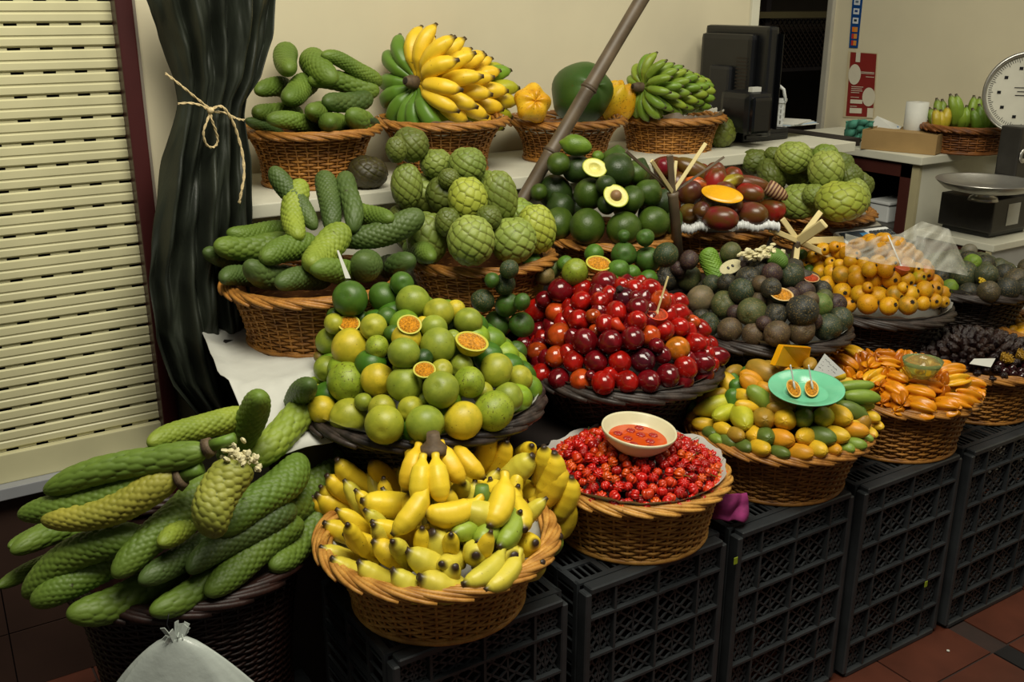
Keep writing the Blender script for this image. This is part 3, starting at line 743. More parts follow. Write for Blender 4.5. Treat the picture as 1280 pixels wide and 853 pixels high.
# those at the far left lie on the saddle between the green and the red heap
for it in its:
    p = it['p']
    q = hR.hit(it['u'], it['v'])
    if it['u'] < 660: it['p'] = CO + (p - CO).normalized() * ((hG.hit(it['u'] - 8, it['v']) - CO).length * .5 + (q - CO).length * .5)
spread(its)
for it in its: it['adj'] = C[it['code']][1]
rowlabels(its, '{c} passion fruit, {pos}, {row} near the red heap')
for it in its:
    r = it['rp'] * depth(it['p']) / FPX
    put('rough' if it['code'] in 'bds' else 'roundspeck', 'passion_fruit', it['p'], r, r * 1.06, Vector((rnd.uniform(-1, 1), -.5, rnd.uniform(0, .8))), cvar(C[it['code']][0]), it['label'], 'fruit', 'small passion fruit around the red heap')
midits = its
p = gp(hMid, 475, 68, .03); half_fruit('passion_fruit_half', 'bright yellow cut passion fruit half with orange pulp behind the red heap', p, 62 / 3.71 * depth(p) / FPX, .9, (-.1, -.42, .9), 'd8a414', M['flesh'])

# --- R : red tree tomatoes
C = dict(r=('a3140c', 'bright red'), d=('6d0c14', 'deep red'), x=('48101c', 'purplish red'), o=('b84314', 'orange red'), z=('c9701a', 'orange'))
RL = [(297,195,58,'d'),(398,195,50,'r'),(505,165,62,'d'),(583,175,40,'r'),(638,185,44,'r'),(715,192,52,'r'),(220,240,40,'d'),(393,250,49,'r'),(480,245,46,'r'),(598,235,55,'x'),(185,290,54,'r'),(285,300,56,'o'),(385,337,52,'r'),(450,315,35,'o'),(560,300,54,'r'),(660,275,50,'d'),(765,245,50,'o'),(850,250,45,'r'),(850,300,50,'r'),(655,335,47,'r'),(505,350,45,'r'),(200,388,50,'d'),(292,403,58,'o'),(415,433,60,'d'),(463,385,37,'o'),(532,433,56,'d'),(638,418,55,'d'),(712,408,50,'o'),(778,378,52,'r'),(850,365,47,'r'),
(935,375,50,'r'),(188,488,50,'o'),(277,507,50,'o'),(360,527,52,'r'),(465,528,56,'d'),(577,528,54,'r'),(683,520,58,'x'),(767,495,47,'d'),(845,465,58,'z'),(922,440,50,'r'),(985,440,38,'r'),(213,585,50,'r'),(293,608,52,'d'),(395,615,54,'o'),(500,627,55,'r'),(610,620,54,'r'),(713,615,54,'d'),(800,592,58,'d'),(883,555,56,'r'),(950,530,54,'d'),(1012,505,53,'d'),(130,450,42,'d'),(150,545,40,'d'),(645,230,35,'d'),(560,370,30,'r'),(745,450,35,'d'),(905,340,35,'o'),(440,590,25,'d'),(150,620,30,'d')]
its = resolve(hR, RL, C); spread(its)
for it in its: it['adj'] = C[it['code']][1]
rowlabels(its, '{c} glossy tree tomato, {pos}, {row} of the red heap')
for it in its:
    r = it['rp'] * depth(it['p']) / FPX
    d = (Vector((it['p'].x - hR.cx, it['p'].y - hR.cy - .1, .0)).normalized() * 1.0 + Vector((rnd.uniform(-.5, .5), rnd.uniform(-.8, 0), rnd.uniform(-.35, .35))))
    k = 1.06 if it['v'] < 470 else 1.12
    if it['u'] > 860: k = 1.35
    put('egg', 'tree_tomato', it['p'], r * 1.01, r * k, d, cvar(C[it['code']][0]), it['label'], 'fruit', 'red tree tomatoes')
heap_fill(hR, its + midits, .024, 'egg', 'tree_tomato', ['6d0c14', 'a3140c'], 'partly hidden red tree tomato inside the heap', 'fruit', 'tree tomatoes deep in the red heap', elong=1.1, spacing=.6, nmax=220)
p = gp(hR, 745, 300, .01); cup = half_fruit('tree_tomato_cup', 'hollowed orange red tree tomato holding a wooden stick on the red heap', p, 54 / 3.71 * depth(p) / FPX, 1, (-.05, -.35, .93), 'b5340e', M['fleshred'], rimc='c23a10', depthk=1.5)
def stick(name, label, a, b, wd, mat='wood', cat='spoon', head=True):
    T_ = thing(name, label, cat, a); d = Vector(b) - Vector(a); bm = bmesh.new(); bar(bm, (0, 0, 0), d, wd, wd * .45); bmesh.ops.bevel(bm, geom=list(bm.edges), offset=wd * .12, segments=1, affect='EDGES')
    link('handle', bm_mesh('handle', bm), M[mat], T_)
    if head:
        bm = bmesh.new(); bmesh.ops.create_icosphere(bm, subdivisions=2, radius=1)
        o = link('scoop', bm_mesh('scoop', bm, True), M[mat], T_); o.scale = (wd * 1.1, wd * .4, wd * 1.7); orient(o, d)
    return T_
p2 = CO + (ray(*hR.px(797, 128)).normalized()) * ((p - CO).length - .01)
stick('tasting_spoon', 'pale wooden tasting stick standing in the hollowed red tree tomato', p, p2, .006)
# dried twisted red one and the black dried stub
p = gp(hR, 535, 350, .02); q = gp(hR, 595, 378, .02)
V, F = tube_vf([p, p.lerp(q, .3) + Vector((0, 0, .006)), p.lerp(q, .6), q], [.013, .016, .012, .006], 10); tag(link('dried_pepper', mesh('dried_pepper', V, F), plain('orange_red_pepper', 'b02c0c', .3)), 'small wrinkled orange red pepper lying amid the tree tomatoes', 'pepper')
p = gp(hR, 572, 190, .02)
bm = bmesh.new(); bmesh.ops.create_icosphere(bm, subdivisions=3, radius=.009)
for v in bm.verts: v.co *= 1 + .2 * math.sin(v.co.x * 900) * math.cos(v.co.z * 800)
o = link('dried_stub', bm_mesh('dried_stub', bm, True), M['calyx'], None, p); tag(o, 'small black dried stub between the top red tree tomatoes', 'fruit')

# --- Br : brown passion fruit
C = dict(b=('574634', 'brown'), o=('4f5530', 'olive'), d=('2a2b26', 'blackish'), p=('3b272a', 'purplish brown'), t=('75654c', 'taupe'), g=('5d7431', 'green'), k=('2f3c29', 'dark green'))
BL = [(125,500,36,'p'),(122,568,48,'o'),(170,648,52,'t'),(283,470,39,'o'),(245,505,36,'t'),(263,672,56,'o'),(365,698,56,'o'),(455,708,46,'d'),(555,692,62,'d'),(200,745,44,'k'),(280,765,46,'b'),(370,782,45,'b'),(460,778,50,'b'),(552,768,52,'b'),(652,752,54,'k'),(700,725,50,'k'),(622,670,47,'g'),(680,665,42,'p'),(325,618,50,'k'),(440,550,40,'p'),(350,572,50,'d'),(385,540,40,'d'),(515,557,48,'k'),(565,618,40,'p'),(437,605,40,'d'),(395,590,32,'b'),(270,585,37,'d'),(630,612,36,'d'),(340,525,27,'p'),(35,570,47,'d'),(85,530,32,'p'),(640,640,32,'o'),(50,625,28,'b'),(510,640,38,'p'),(395,650,35,'b'),(210,590,35,'k'),(585,650,34,'b'),(300,700,30,'p'),(600,730,34,'p'),(410,740,30,'p')]
hB = Heap('Br', top=(925, 318), orig=(820, 160, 3.046), dz=.01)
its = resolve(hB, BL, C); spread(its)
for it in its: it['adj'] = C[it['code']][1]
rowlabels(its, '{c} rough passion fruit, {pos}, {row} of the brown heap')
for it in its:
    r = it['rp'] * depth(it['p']) / FPX
    put('rough', 'passion_fruit', it['p'], r, r * 1.08, Vector((rnd.uniform(-1, 1), rnd.uniform(-1, 0), rnd.uniform(-.2, .8))), cvar(C[it['code']][0]), it['label'], 'fruit', 'brown passion fruit')
heap_fill(hB, its, .025, 'rough', 'passion_fruit', ['3b322a', '2a2b26'], 'partly hidden dark passion fruit inside the brown heap', 'fruit', 'passion fruit deep in the brown heap')
p = gp(hB, 478, 628, .03); half_fruit('passion_fruit_half', 'cut dark passion fruit half with orange pulp on the brown heap', p, 48 / 3.046 * depth(p) / FPX, .85, (-.1, -.4, .9), '2f3c29', M['flesh'], rimc='c8a86a')
p = gp(hB, 590, 565, .02); half_fruit('passion_fruit_half', 'cut dark passion fruit half beside the guavas, red orange pulp', p, 32 / 3.046 * depth(p) / FPX, .85, (-.2, -.35, .9), '2b2022', M['fleshred'], rimc='b08a58')

# --- Y : guavas with dark calyx
C = dict(y=('e0aa1a', 'yellow'), o=('d69216', 'orange yellow'), b=('9a7a1c', 'brownish yellow'), g=('a8a21c', 'greenish yellow'), p=('cf7a3a', 'pinkish orange'))
YL = [(205,300,38,'y'),(300,310,52,'o'),(268,285,32,'o'),(150,335,36,'y'),(375,330,36,'o'),(105,373,38,'y'),(188,373,42,'y'),(240,335,32,'y'),(245,370,32,'y'),(355,362,39,'y'),(295,380,32,'y'),(425,378,40,'y'),(345,385,27,'o'),(500,370,46,'y'),(575,370,36,'y'),(190,420,40,'y'),(250,420,42,'y'),(305,435,52,'b'),(375,415,36,'y'),(390,455,50,'o'),(455,405,43,'y'),(540,405,46,'o'),(480,455,53,'o'),(570,455,51,'o'),(655,460,43,'y'),(705,400,36,'y'),(718,447,39,'g'),(755,425,43,'p'),(800,470,41,'o'),(228,485,47,'y'),(310,525,51,'y'),(402,537,49,'y'),(500,545,51,'y'),(590,535,46,'b'),(673,535,46,'y'),(745,513,49,'y'),(800,510,46,'o'),(345,595,43,'o'),(445,590,56,'o'),(557,600,51,'y'),(660,595,53,'b'),(740,585,40,'y'),(800,572,42,'y'),(845,530,41,'y'),(850,575,32,'y'),(445,500,30,'o'),(630,500,30,'y')]
hY = Heap('Y', top=(1052, 312), orig=(980, 240, 4.267), dz=.008)
its = resolve(hY, YL, C); spread(its)
for it in its: it['adj'] = C[it['code']][1]
rowlabels(its, '{c} guava, {pos}, {row} of the guava heap')
bm = bmesh.new()
for k in range(6):
    a = k * PI / 3; bar(bm, (.05 * math.cos(a), .05 * math.sin(a), 1.0), (.22 * math.cos(a), .22 * math.sin(a), 1.02), .12, .05)
bmesh.ops.create_icosphere(bm, subdivisions=1, radius=.13, matrix=Matrix.Translation((0, 0, .97))); cal = bm_mesh('calyx', bm); cal.materials.append(M['calyx'])
for it in its:
    r = it['rp'] * depth(it['p']) / FPX
    o = put('guava', 'guava', it['p'], r, r, (Vector((rnd.uniform(-.8, .6), -1, rnd.uniform(-.1, 1.0)))), cvar(C[it['code']][0]), it['label'], 'fruit', 'yellow guavas')
    link('calyx', cal, None, o)
heap_fill(hY, its, .0235, 'guava', 'guava', ['b98212', 'a8741a'], 'partly hidden guava inside the guava heap', 'fruit', 'guavas deep in the heap', nmax=130, depthf=.6, rmax=.78)
p = gp(hY, 625, 388, .015); half_fruit('guava_cup', 'hollowed pinkish fruit half holding a white spoon on the guavas', p, 46 / 4.267 * depth(p) / FPX, 1, (0, -.3, .95), 'c06030', simple('pink_flesh', 'b8502e', .4, 80, .2), rimc='b85a34', depthk=1.2)
p2 = CO + (ray(*hY.px(553, 222)).normalized()) * ((p - CO).length + .02)
stick('tasting_spoon', 'thin white spoon standing in the hollowed fruit on the guavas', p, p2, .005, 'wplast')
GRN = [(25,360,36),(60,330,32),(95,325,27),(130,410,32),(15,405,30)]
its2 = resolve(hY, [(x, y, r, 'g') for x, y, r in GRN], None)
for it in its2: it['adj'] = 'small green'
rowlabels(its2, '{c} passion fruit, {pos}, {row} of the few left of guavas')
for it in its2:
    r = it['rp'] * depth(it['p']) / FPX; put('roundspeck', 'passion_fruit', it['p'], r, r, (0, -1, .3), cvar('4a6a20'), it['label'], 'fruit', 'green passion fruit left of the guavas')

# --- RB : dark passion fruit at the right edge
C = dict(d=('2b2e28', 'blackish'), b=('4a4232', 'brown'), g=('6f8c28', 'light green'), o=('3f4630', 'dark olive'), t=('6b6558', 'grey brown'))
LR = [(985,305,40,'t'),(1003,365,46,'g'),(955,430,76,'o'),(835,440,56,'d'),(1075,430,60,'o'),(1175,430,58,'d'),(1235,460,66,'b'),(880,500,44,'g'),(985,525,54,'d'),(1088,520,58,'b'),(1190,505,62,'d'),(1290,500,58,'d'),(1075,390,32,'o'),(1330,440,60,'o'),(1390,500,55,'d'),(1300,390,50,'b')]
hRB = Heap('RB', top=(1212, 312), orig=(980, 240, 4.267), dz=.008)
its = resolve(hRB, LR, C); spread(its)
for it in its: it['adj'] = C[it['code']][1]
rowlabels(its, '{c} passion fruit, {pos}, {row} of the right edge heap')
for it in its:
    r = it['rp'] * depth(it['p']) / FPX; put('rough', 'passion_fruit', it['p'], r, r * 1.12, Vector((rnd.uniform(-1, 1), -.6, rnd.uniform(0, .8))), cvar(C[it['code']][0]), it['label'], 'fruit', 'dark passion fruit at the right edge')
heap_fill(hRB, its, .033, 'rough', 'passion_fruit', ['2b2e28', '3f4630'], 'partly hidden dark passion fruit in the right heap', 'fruit', 'passion fruit deep in the right edge heap', nmax=25)
p = gp(hRB, 1055, 460, .03); bm = bmesh.new()
for k in range(26):
    a = k * 2.4; q = math.sqrt(k / 26); bmesh.ops.create_icosphere(bm, subdivisions=1, radius=.0048, matrix=Matrix.Translation((q * .014 * math.cos(a), q * .014 * math.sin(a), (1 - q * q) * .012)))
o = link('yellow_berry_cluster', bm_mesh('berry_cluster', bm, True), plain('berry_yellow', 'c9a81c'), None, p); orient(o, (0, -.8, .5)); tag(o, 'small knobbly yellow cluster lying on the dark passion fruit at the right', 'fruit')

# --- P : elongated banana passion fruit
C = dict(y=('dcb026', 'yellow'), g=('7c9434', 'green'), w=('b9b82c', 'yellow green'), b=('a8822a', 'brownish yellow'), o=('d4921c', 'orange yellow'), k=('5d6f2c', 'dark green'))
PL = [(285,165,50,32,-10,'b'),(265,222,62,36,60,'y'),(430,165,78,48,30,'b'),(370,190,58,30,25,'o'),(375,225,72,36,40,'o'),(335,275,36,30,20,'y'),(415,285,82,38,42,'g'),(210,268,60,26,-20,'y'),(205,320,97,44,-15,'w'),(350,320,56,27,10,'y'),(245,355,66,40,-12,'w'),(120,295,45,27,-10,'b'),(100,375,38,30,-10,'y'),(155,408,62,30,8,'y'),(330,382,58,50,90,'w'),(430,380,52,50,0,'b'),(525,385,54,49,0,'y'),(610,377,50,44,0,'g'),(700,370,56,43,0,'w'),(785,368,56,46,20,'y'),(840,345,78,38,28,'k'),(850,225,87,26,-3,'g'),(880,275,86,34,4,'g'),(860,312,72,29,6,'w'),(935,370,34,25,30,'y'),(905,393,38,25,20,'y'),(957,410,27,24,30,'y'),(925,445,32,26,40,'y'),(855,430,57,34,8,'o'),(770,455,56,40,10,'y'),(695,460,66,42,10,'k'),(615,462,53,39,0,'y'),(515,473,58,43,8,'o'),(440,465,34,44,90,'k'),(385,453,44,43,0,'y'),(308,458,38,33,20,'b'),(245,430,40,29,20,'y'),(183,447,30,28,20,'k'),(213,478,32,25,30,'g'),(268,488,42,29,20,'k'),(345,512,38,32,20,'k'),(423,518,44,37,10,'y'),(505,537,44,32,10,'k'),(600,535,57,38,5,'o'),(680,522,47,40,10,'y'),(755,522,35,33,10,'o'),(815,512,36,26,20,'g'),(855,495,47,28,10,'g'),(900,465,32,21,15,'g'),
(520,160,45,30,60,'o'),(620,172,64,26,10,'y'),(640,130,34,30,-40,'b'),(755,180,52,22,-5,'y'),(780,207,62,22,-5,'y'),(440,240,45,26,30,'o'),(480,300,50,30,30,'b'),(500,330,60,28,5,'b'),(460,135,40,25,10,'b'),(590,215,50,28,0,'b'),(840,410,40,26,0,'y'),(90,330,34,24,0,'b'),(150,355,40,26,0,'b')]
hP = Heap('pas', top=(985, 462), orig=(840, 420, 3.707), dz=.012, off=(0, 0))
its = resolve(hP, PL, C); spread(its, tol=.85)
for it in its: it['adj'] = C[it['code']][1]
rowlabels(its, '{c} elongated fruit, {pos}, {row} around the mint plate')
for it in its:
    dp = depth(it['p']) * 1.09; b = it['b'] * dp / FPX; ax = axis_from(it, 1.9)
    L = max(it['a'] * dp / FPX, b * 1.85) if it['a'] / it['b'] < 1.9 else it['a'] * dp / FPX
    back = -ax * (L - max(it['a'] * dp / FPX, b)) * .8
    put('pod', 'banana_passion_fruit', it['p'] + back, b, L, -ax, cvar(C[it['code']][0]), it['label'], 'fruit', 'elongated yellow and green fruit')
heap_fill(hP, its, .022, 'pod', 'banana_passion_fruit', ['a87c1c', '8a6a22', '4f7a28'], 'partly hidden elongated fruit below the mint plate', 'fruit', 'elongated fruit deep in the heap', elong=1.7, nmax=120)

# --- S : star fruit
C = dict(o=('e08c10', 'orange'), y=('e6aa20', 'golden'), d=('c8720e', 'dark orange'))
SL = [(165,185,80,42,35,'y'),(115,232,80,40,35,'o'),(235,175,32,25,80,'d'),(340,190,72,32,12,'d'),(345,225,70,30,10,'o'),(250,240,62,42,-10,'o'),(270,300,80,40,-22,'y'),(195,300,50,30,-10,'o'),(390,310,66,36,25,'o'),(450,295,66,30,55,'y'),(375,380,84,46,35,'o'),(405,425,56,46,-60,'d'),(320,430,46,32,-10,'d'),(550,345,112,40,12,'d'),(510,395,92,46,15,'o'),(630,238,62,28,-12,'o'),(670,278,104,45,-10,'o'),(700,320,94,40,-10,'y'),(780,345,92,46,8,'o'),(770,400,84,38,18,'o'),(710,430,94,44,18,'o'),(515,465,94,50,18,'o'),(650,460,84,50,5,'o'),(400,480,52,28,0,'o'),(310,345,50,34,0,'d'),(470,250,50,28,10,'d'),(560,290,60,30,0,'o'),(120,170,50,30,35,'d'),(70,210,60,32,40,'d'),(820,390,40,26,30,'o')]
hS = Heap('star', top=(1105, 440), orig=(1030, 400, 4.264), dz=.008)
its = resolve(hS, SL, C); spread(its, tol=.75)
for it in its: it['adj'] = C[it['code']][1]
rowlabels(its, '{c} ridged star fruit, {pos}, {row} of its basket')
for it in its:
    dp = depth(it['p']); b = it['b'] * dp / FPX * 1.3; ax = axis_from(it, 2.2)
    put('star', 'star_fruit', it['p'], b, max(it['a'] * dp / FPX * 1.2, b * 1.6), ax, cvar(C[it['code']][0]), it['label'], 'fruit', 'orange star fruit')
heap_fill(hS, its, .03, 'star', 'star_fruit', ['b8620c', 'cf7a0c'], 'partly hidden orange star fruit inside its heap', 'fruit', 'star fruit deep in the heap', elong=1.7, nmax=25)

# --- cherries : a few hundred small lobed fruit
hC = Heap('cher', top=(760, 536), orig=(0, 0, 1), dz=.006)
pl_ = []
rc = random.Random(11); rC = .0125; layer = []
n = 1500
for i in range(n):
    q = math.sqrt((i + .5) / n) * .985; a = i * 2.39996 + rc.uniform(-.05, .05); x = hC.cx + hC.R * q * math.cos(a); y = hC.cy + hC.R * q * math.sin(a)
    r = rC * rc.uniform(.82, 1.15); p = Vector((x, y, hC.f(x, y) + rc.uniform(-.005, .006)))
    if any((p - c).length < (r + rr) * .80 for c, rr in layer): continue
    layer.append((p, r))
layer.sort(key=lambda t: depth(t[0]))
print('cherries', len(layer))
clist = [dict(p=p, u=proj(p)[0], v=proj(p)[1], rp=6.5, r=r) for p, r in layer[:298]]
stemme = None
bm = bmesh.new(); bar(bm, (0, 0, .7), (.1, .05, 2.1), .07, .07); stemme = bm_mesh('stem', bm); stemme.materials.append(M['stem'])
for it in clist:
    it['c'] = c = rc.choice(['c8180e', 'd21e0e', 'a8100a', 'd23810', 'dc5214']); it['adj'] = 'orange red' if c in ('d23810', 'dc5214') else ('dark red' if c == 'a8100a' else 'bright red')
rowlabels(clist, '{c} ribbed cherry, {pos}, {row} of the cherry heap')
for k, it in enumerate(clist):
    p, r, c = it['p'], it['r'], it['c']
    o = put('cherry', 'pitanga_cherry', p, r, r, Vector((rc.uniform(-1, 1), rc.uniform(-1.2, .4), rc.uniform(-.2, 1))), cvar(c), it['label'], 'cherry', 'red ribbed cherries')
    if k % 9 == 0: link('stem', stemme, None, o)
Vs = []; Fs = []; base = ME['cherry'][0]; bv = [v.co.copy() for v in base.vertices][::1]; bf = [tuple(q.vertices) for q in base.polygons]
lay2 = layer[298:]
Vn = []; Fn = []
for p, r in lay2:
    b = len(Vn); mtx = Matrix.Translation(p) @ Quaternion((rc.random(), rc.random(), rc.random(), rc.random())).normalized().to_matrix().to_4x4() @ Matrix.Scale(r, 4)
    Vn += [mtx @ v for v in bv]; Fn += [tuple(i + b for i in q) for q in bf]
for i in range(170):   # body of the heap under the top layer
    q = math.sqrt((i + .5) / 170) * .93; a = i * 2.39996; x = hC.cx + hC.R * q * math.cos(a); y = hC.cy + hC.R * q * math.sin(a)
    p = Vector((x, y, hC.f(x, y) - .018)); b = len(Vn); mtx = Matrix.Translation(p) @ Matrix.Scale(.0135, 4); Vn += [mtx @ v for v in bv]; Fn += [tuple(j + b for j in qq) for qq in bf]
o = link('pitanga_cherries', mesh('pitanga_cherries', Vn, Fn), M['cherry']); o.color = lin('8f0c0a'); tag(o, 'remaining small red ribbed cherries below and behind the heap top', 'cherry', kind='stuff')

# --- dried fruit and berries at the right
hD = Heap('dates', top=(1212, 412), orig=(1030, 400, 4.264), dz=.008)
rc = random.Random(5); layer = []
for i in range(900):
    q = math.sqrt((i + .5) / 900) * .97; a = i * 2.39996; x = hD.cx + hD.R * q * math.cos(a); y = hD.cy + hD.R * q * math.sin(a)
    front = y < hD.cy - .09 and x > hD.cx - .10 and q > .72; r = .0125 if front else .0135
    p = Vector((x, y, hD.f(x, y) + rc.uniform(-.004, .005)))
    if any((p - c).length < (r + rr) * (.86 if front else .92) for c, rr, f in layer): continue
    layer.append((p, r, front))
lits = [dict(p=p, u=proj(p)[0], v=proj(p)[1], rp=7, r=r, front=f) for p, r, f in layer]
vis = [i for i in lits if (Vector((i['p'].x - hD.cx, i['p'].y - hD.cy, .06)).dot(CO - i['p']) > 0) and i['u'] < 1285]
for i in vis: i['adj'] = 'round' if i['front'] else 'wrinkled'
rowlabels(vis, 'dark {c} dried fruit, {pos}, {row} of its basket')
far = [i for i in lits if 'label' not in i]
for i in far: i['adj'] = ''
rowlabels(far, 'dark dried fruit at the far side, {pos}, {row} of its basket')
for i in lits:
    lab = i.get('label', 'dark wrinkled dried fruit at the far side of the dried fruit heap')
    if i['front']: put('egg', 'dried_plum', i['p'], i['r'], i['r'], (0, -1, .3), cvar('2a0d10'), lab, 'dried fruit', 'dark dried fruit')
    else: put('date', 'dried_date', i['p'], .0125, .021, Vector((i['p'].x - hD.cx + rc.uniform(-.1, .1), i['p'].y - hD.cy, .1)), cvar(rc.choice(['2a1714', '35201a', '231214'])), lab, 'dried fruit', 'dark dried fruit')
for x, y, lab in ((960, 205, 'left yellow dried flower tuft on the dark dried fruit'), (1042, 190, 'right yellow dried flower tuft on the dark dried fruit')):
    p = gp(hD, x, y, .012); bm = bmesh.new()
    for k in range(60):
        a = k * 2.4; q = math.sqrt(k / 60) * .02; bar(bm, (q * .6 * math.cos(a), q * .6 * math.sin(a), 0), (q * math.cos(a) + rc.uniform(-.004, .004), q * math.sin(a), .014 + rc.uniform(0, .006)), .003, .003)
    o = link('yellow_flower_tuft', bm_mesh('tuft', bm), plain('tuft_yellow', '9a7418'), None, p); orient(o, (0, -.5, .8)); tag(o, lab, 'dried flower')
def card(name, label, px, hp, lift, mat='paper', cat='price note', lines=0, th=.0006, orig=None):
    """a thin sheet whose four corners lie just above the heap"""
    P = []
    for (x, y), lf in zip(px, lift if hasattr(lift, '__len__') else [lift] * 4): P.append(gp(hp, x, y, lf))
    n = (P[1] - P[0]).cross(P[2] - P[0]).normalized(); n = -n if n.dot(vd) > 0 else n; Pb = [p - n * th for p in P]
    me = mesh(name, P + Pb, [(0, 1, 2, 3), (7, 6, 5, 4), (0, 4, 5, 1), (1, 5, 6, 2), (2, 6, 7, 3), (3, 7, 4, 0)], False)
    T_ = link(name, me, M[mat]); tag(T_, label, cat)
    if lines:
        bm = bmesh.new(); r_ = random.Random(3)
        for k in range(lines):
            f = (k + 1.2) / (lines + 2.2); a = P[0].lerp(P[3], f); b = P[1].lerp(P[2], f); q = a.lerp(b, .12); prev = q
            N = 16
            for j in range(N - (5 if k > 1 else 0)):
                nx = a.lerp(b, .12 + .72 * (j + 1) / N) + (P[3] - P[0]).normalized() * r_.uniform(-.0018, .0018)
                if r_.random() < .85: bar(bm, prev + n * .0006, nx + n * .0006, .0008, .0004, n)
                prev = nx
        link('handwriting', bm_mesh('handwriting', bm), plain('blue_black_ink', '23242c'), T_)
    return T_
card('price_note', 'white paper slip lying on the dark dried fruit', [(800, 195), (915, 193), (890, 240), (775, 222)], hD, .04)
card('price_note', 'handwritten white note standing between yellow fruit and star fruit', [(708, 75), (805, 165), (712, 198), (655, 155)], hP, [.035, .035, .055, .055], mat='wplast', lines=4)
bk2 = (2.98, 2.0)
# loquats / berries behind the dried fruit
LQ = [(1105,710,33),(1175,700,30),(1185,660,26),(1150,735,28),(1215,675,29),(1245,660,23),(1265,695,34),(1220,725,28),(1170,760,30),(1220,770,27),(1265,750,36),(1275,645,27),(1310,700,34),(1310,650,30),(1320,760,34)]
bk('LQ', 3.13, 1.66, .556, .70, .13, .17, 'wick', 'wicker basket with small yellow loquats at the far right edge')
hL = Heap('LQ', top=(1268, 392), orig=(980, 240, 4.267), dz=.0)
its = resolve(hL, [(x, y, r, 'y') for x, y, r in LQ], None); spread(its)
for it in its: it['adj'] = 'small yellow'
rowlabels(its, '{c} loquat, {pos}, {row} of the right edge loquats')
for it in its:
    r = it['rp'] * depth(it['p']) / FPX; o = put('guava', 'loquat', it['p'], r, r, (rc.uniform(-.5, .5), -1, .3), cvar('c9991c'), it['label'], 'fruit', 'small yellow loquats'); link('calyx', cal, None, o)
heap_fill(hL, its, .018, 'guava', 'loquat', ['b98a18'], 'partly hidden loquat at the right edge', 'fruit', 'loquats deep in the heap', nmax=30)

# --- CH : cherimoyas
C = dict(l=('8f9c46', 'pale green'), g=('788638', 'green'), o=('5f6a28', 'olive'), b=('38301c', 'dark brown'), y=('a0a83c', 'yellowish green'))
def cheri(hp, L, what, skipspread=False):
    its = resolve(hp, L, C); spread(its, tol=.9)
    for it in its: it['adj'] = C[it['code']][1]
    rowlabels(its, '{c} cherimoya, {pos}, {row}, ' + what)
    for it in its:
        dp = depth(it['p']); rx = it['a'] * dp / FPX; rz = it['b'] * dp / FPX
        th = math.radians(it['ang']); upd = (up2 * math.cos(th) + rt * math.sin(th)) * 1.0 - vd * .35
        put('cherimoya', 'cherimoya', it['p'], rx, rz, upd, cvar(C[it['code']][0], .05), it['label'], 'fruit', 'cherimoyas')
    return its
hCH = Heap('CH', h=.20, orig=(420, 150, 3.71), dz=.05, off=(-.02, 0))
CHL = [(345,112,85,82,20,'o'),(275,135,50,62,0,'o'),(460,200,75,70,0,'g'),(605,205,88,86,0,'g'),(325,300,74,108,0,'g'),(415,340,100,100,0,'l'),(605,360,92,105,-10,'y'),(755,345,82,125,-10,'g'),(300,425,54,34,0,'o'),(420,540,97,125,0,'g'),(622,550,110,120,0,'l'),(820,550,110,108,0,'l'),(925,495,90,117,-10,'y'),(515,470,60,70,0,'o'),(705,450,60,60,0,'o'),(520,270,50,50,0,'o')]
itsCH = cheri(hCH, CHL, 'heap left of the avocados')
heap_fill(hCH, itsCH, .05, 'cherimoya', 'cherimoya', ['7c9036', '5f6a28'], 'partly hidden cherimoya at the back of the heap', 'fruit', 'cherimoyas deep in the heap', depthf=.9, nmax=8, rmax=.85)
# one dark fruit alone on the shelf
p = aty(464, 211, 2.47); r = 25.5 * depth(p) / FPX
put('cherimoya', 'cherimoya', Vector((p.x, 2.50, 1.22 + r * .83)), r * 1.0, r * .84, (.1, -.1, 1), lin('3a331c'), 'dark brown overripe cherimoya alone on the white shelf', 'fruit', None)
hC2 = Heap('CH2', top=(1000, 182), orig=(860, 0, 3.0476), dz=.04, off=(-.02, .0), rr=.2)
C2L = [(252,607,56,48,0,'o'),(322,580,34,28,0,'o'),(398,590,70,62,0,'l'),(525,637,68,78,0,'l'),(318,660,68,50,60,'o'),(425,760,77,72,0,'l'),(580,755,97,77,0,'y'),(640,735,50,70,-20,'l'),(480,735,46,44,0,'g')]
itsC2 = cheri(hC2, C2L, 'heap right of the mangoes')
heap_fill(hC2, itsC2, .045, 'cherimoya', 'cherimoya', ['7c9036', '5f6a28'], 'partly hidden cherimoya in the right heap', 'fruit', 'cherimoyas deep in the right heap', depthf=1.1, nmax=10, rmax=.85)
p = aty(898, 183, 2.6); r = 20 * depth(p) / FPX; put('cherimoya', 'cherimoya', Vector((p.x, 2.6, 1.22 + r * .97)), r, r, (0, -.1, 1), lin('6a7228'), 'olive green cherimoya on the shelf right of the green banana basket', 'fruit')

# --- A : avocados
C = dict(g=('43591a', 'green'), d=('2f4218', 'dark green'), l=('668024', 'light green'))
hA = Heap('A', top=(740, 195), orig=(630, 40, 3.047), dz=.035, off=(.0, 0))
AL = [(270,430,66,40,12,'l'),(205,500,48,44,90,'g'),(275,520,62,56,90,'d'),(430,525,68,66,90,'d'),(195,610,72,68,0,'d'),(323,615,65,60,0,'g'),(500,535,46,44,70,'g'),(485,630,58,48,90,'g'),(550,610,62,52,0,'g'),(568,722,72,60,-8,'g'),(640,715,60,40,90,'g'),(455,745,70,66,0,'g'),(315,740,73,70,0,'g'),(205,728,74,60,90,'g'),(355,472,27,22,0,'l'),(130,610,36,34,90,'g'),(390,655,40,38,0,'d'),(385,580,40,38,0,'d'),(120,690,30,28,0,'d')]
its = resolve(hA, AL, C); spread(its)
for it in its: it['adj'] = C[it['code']][1]
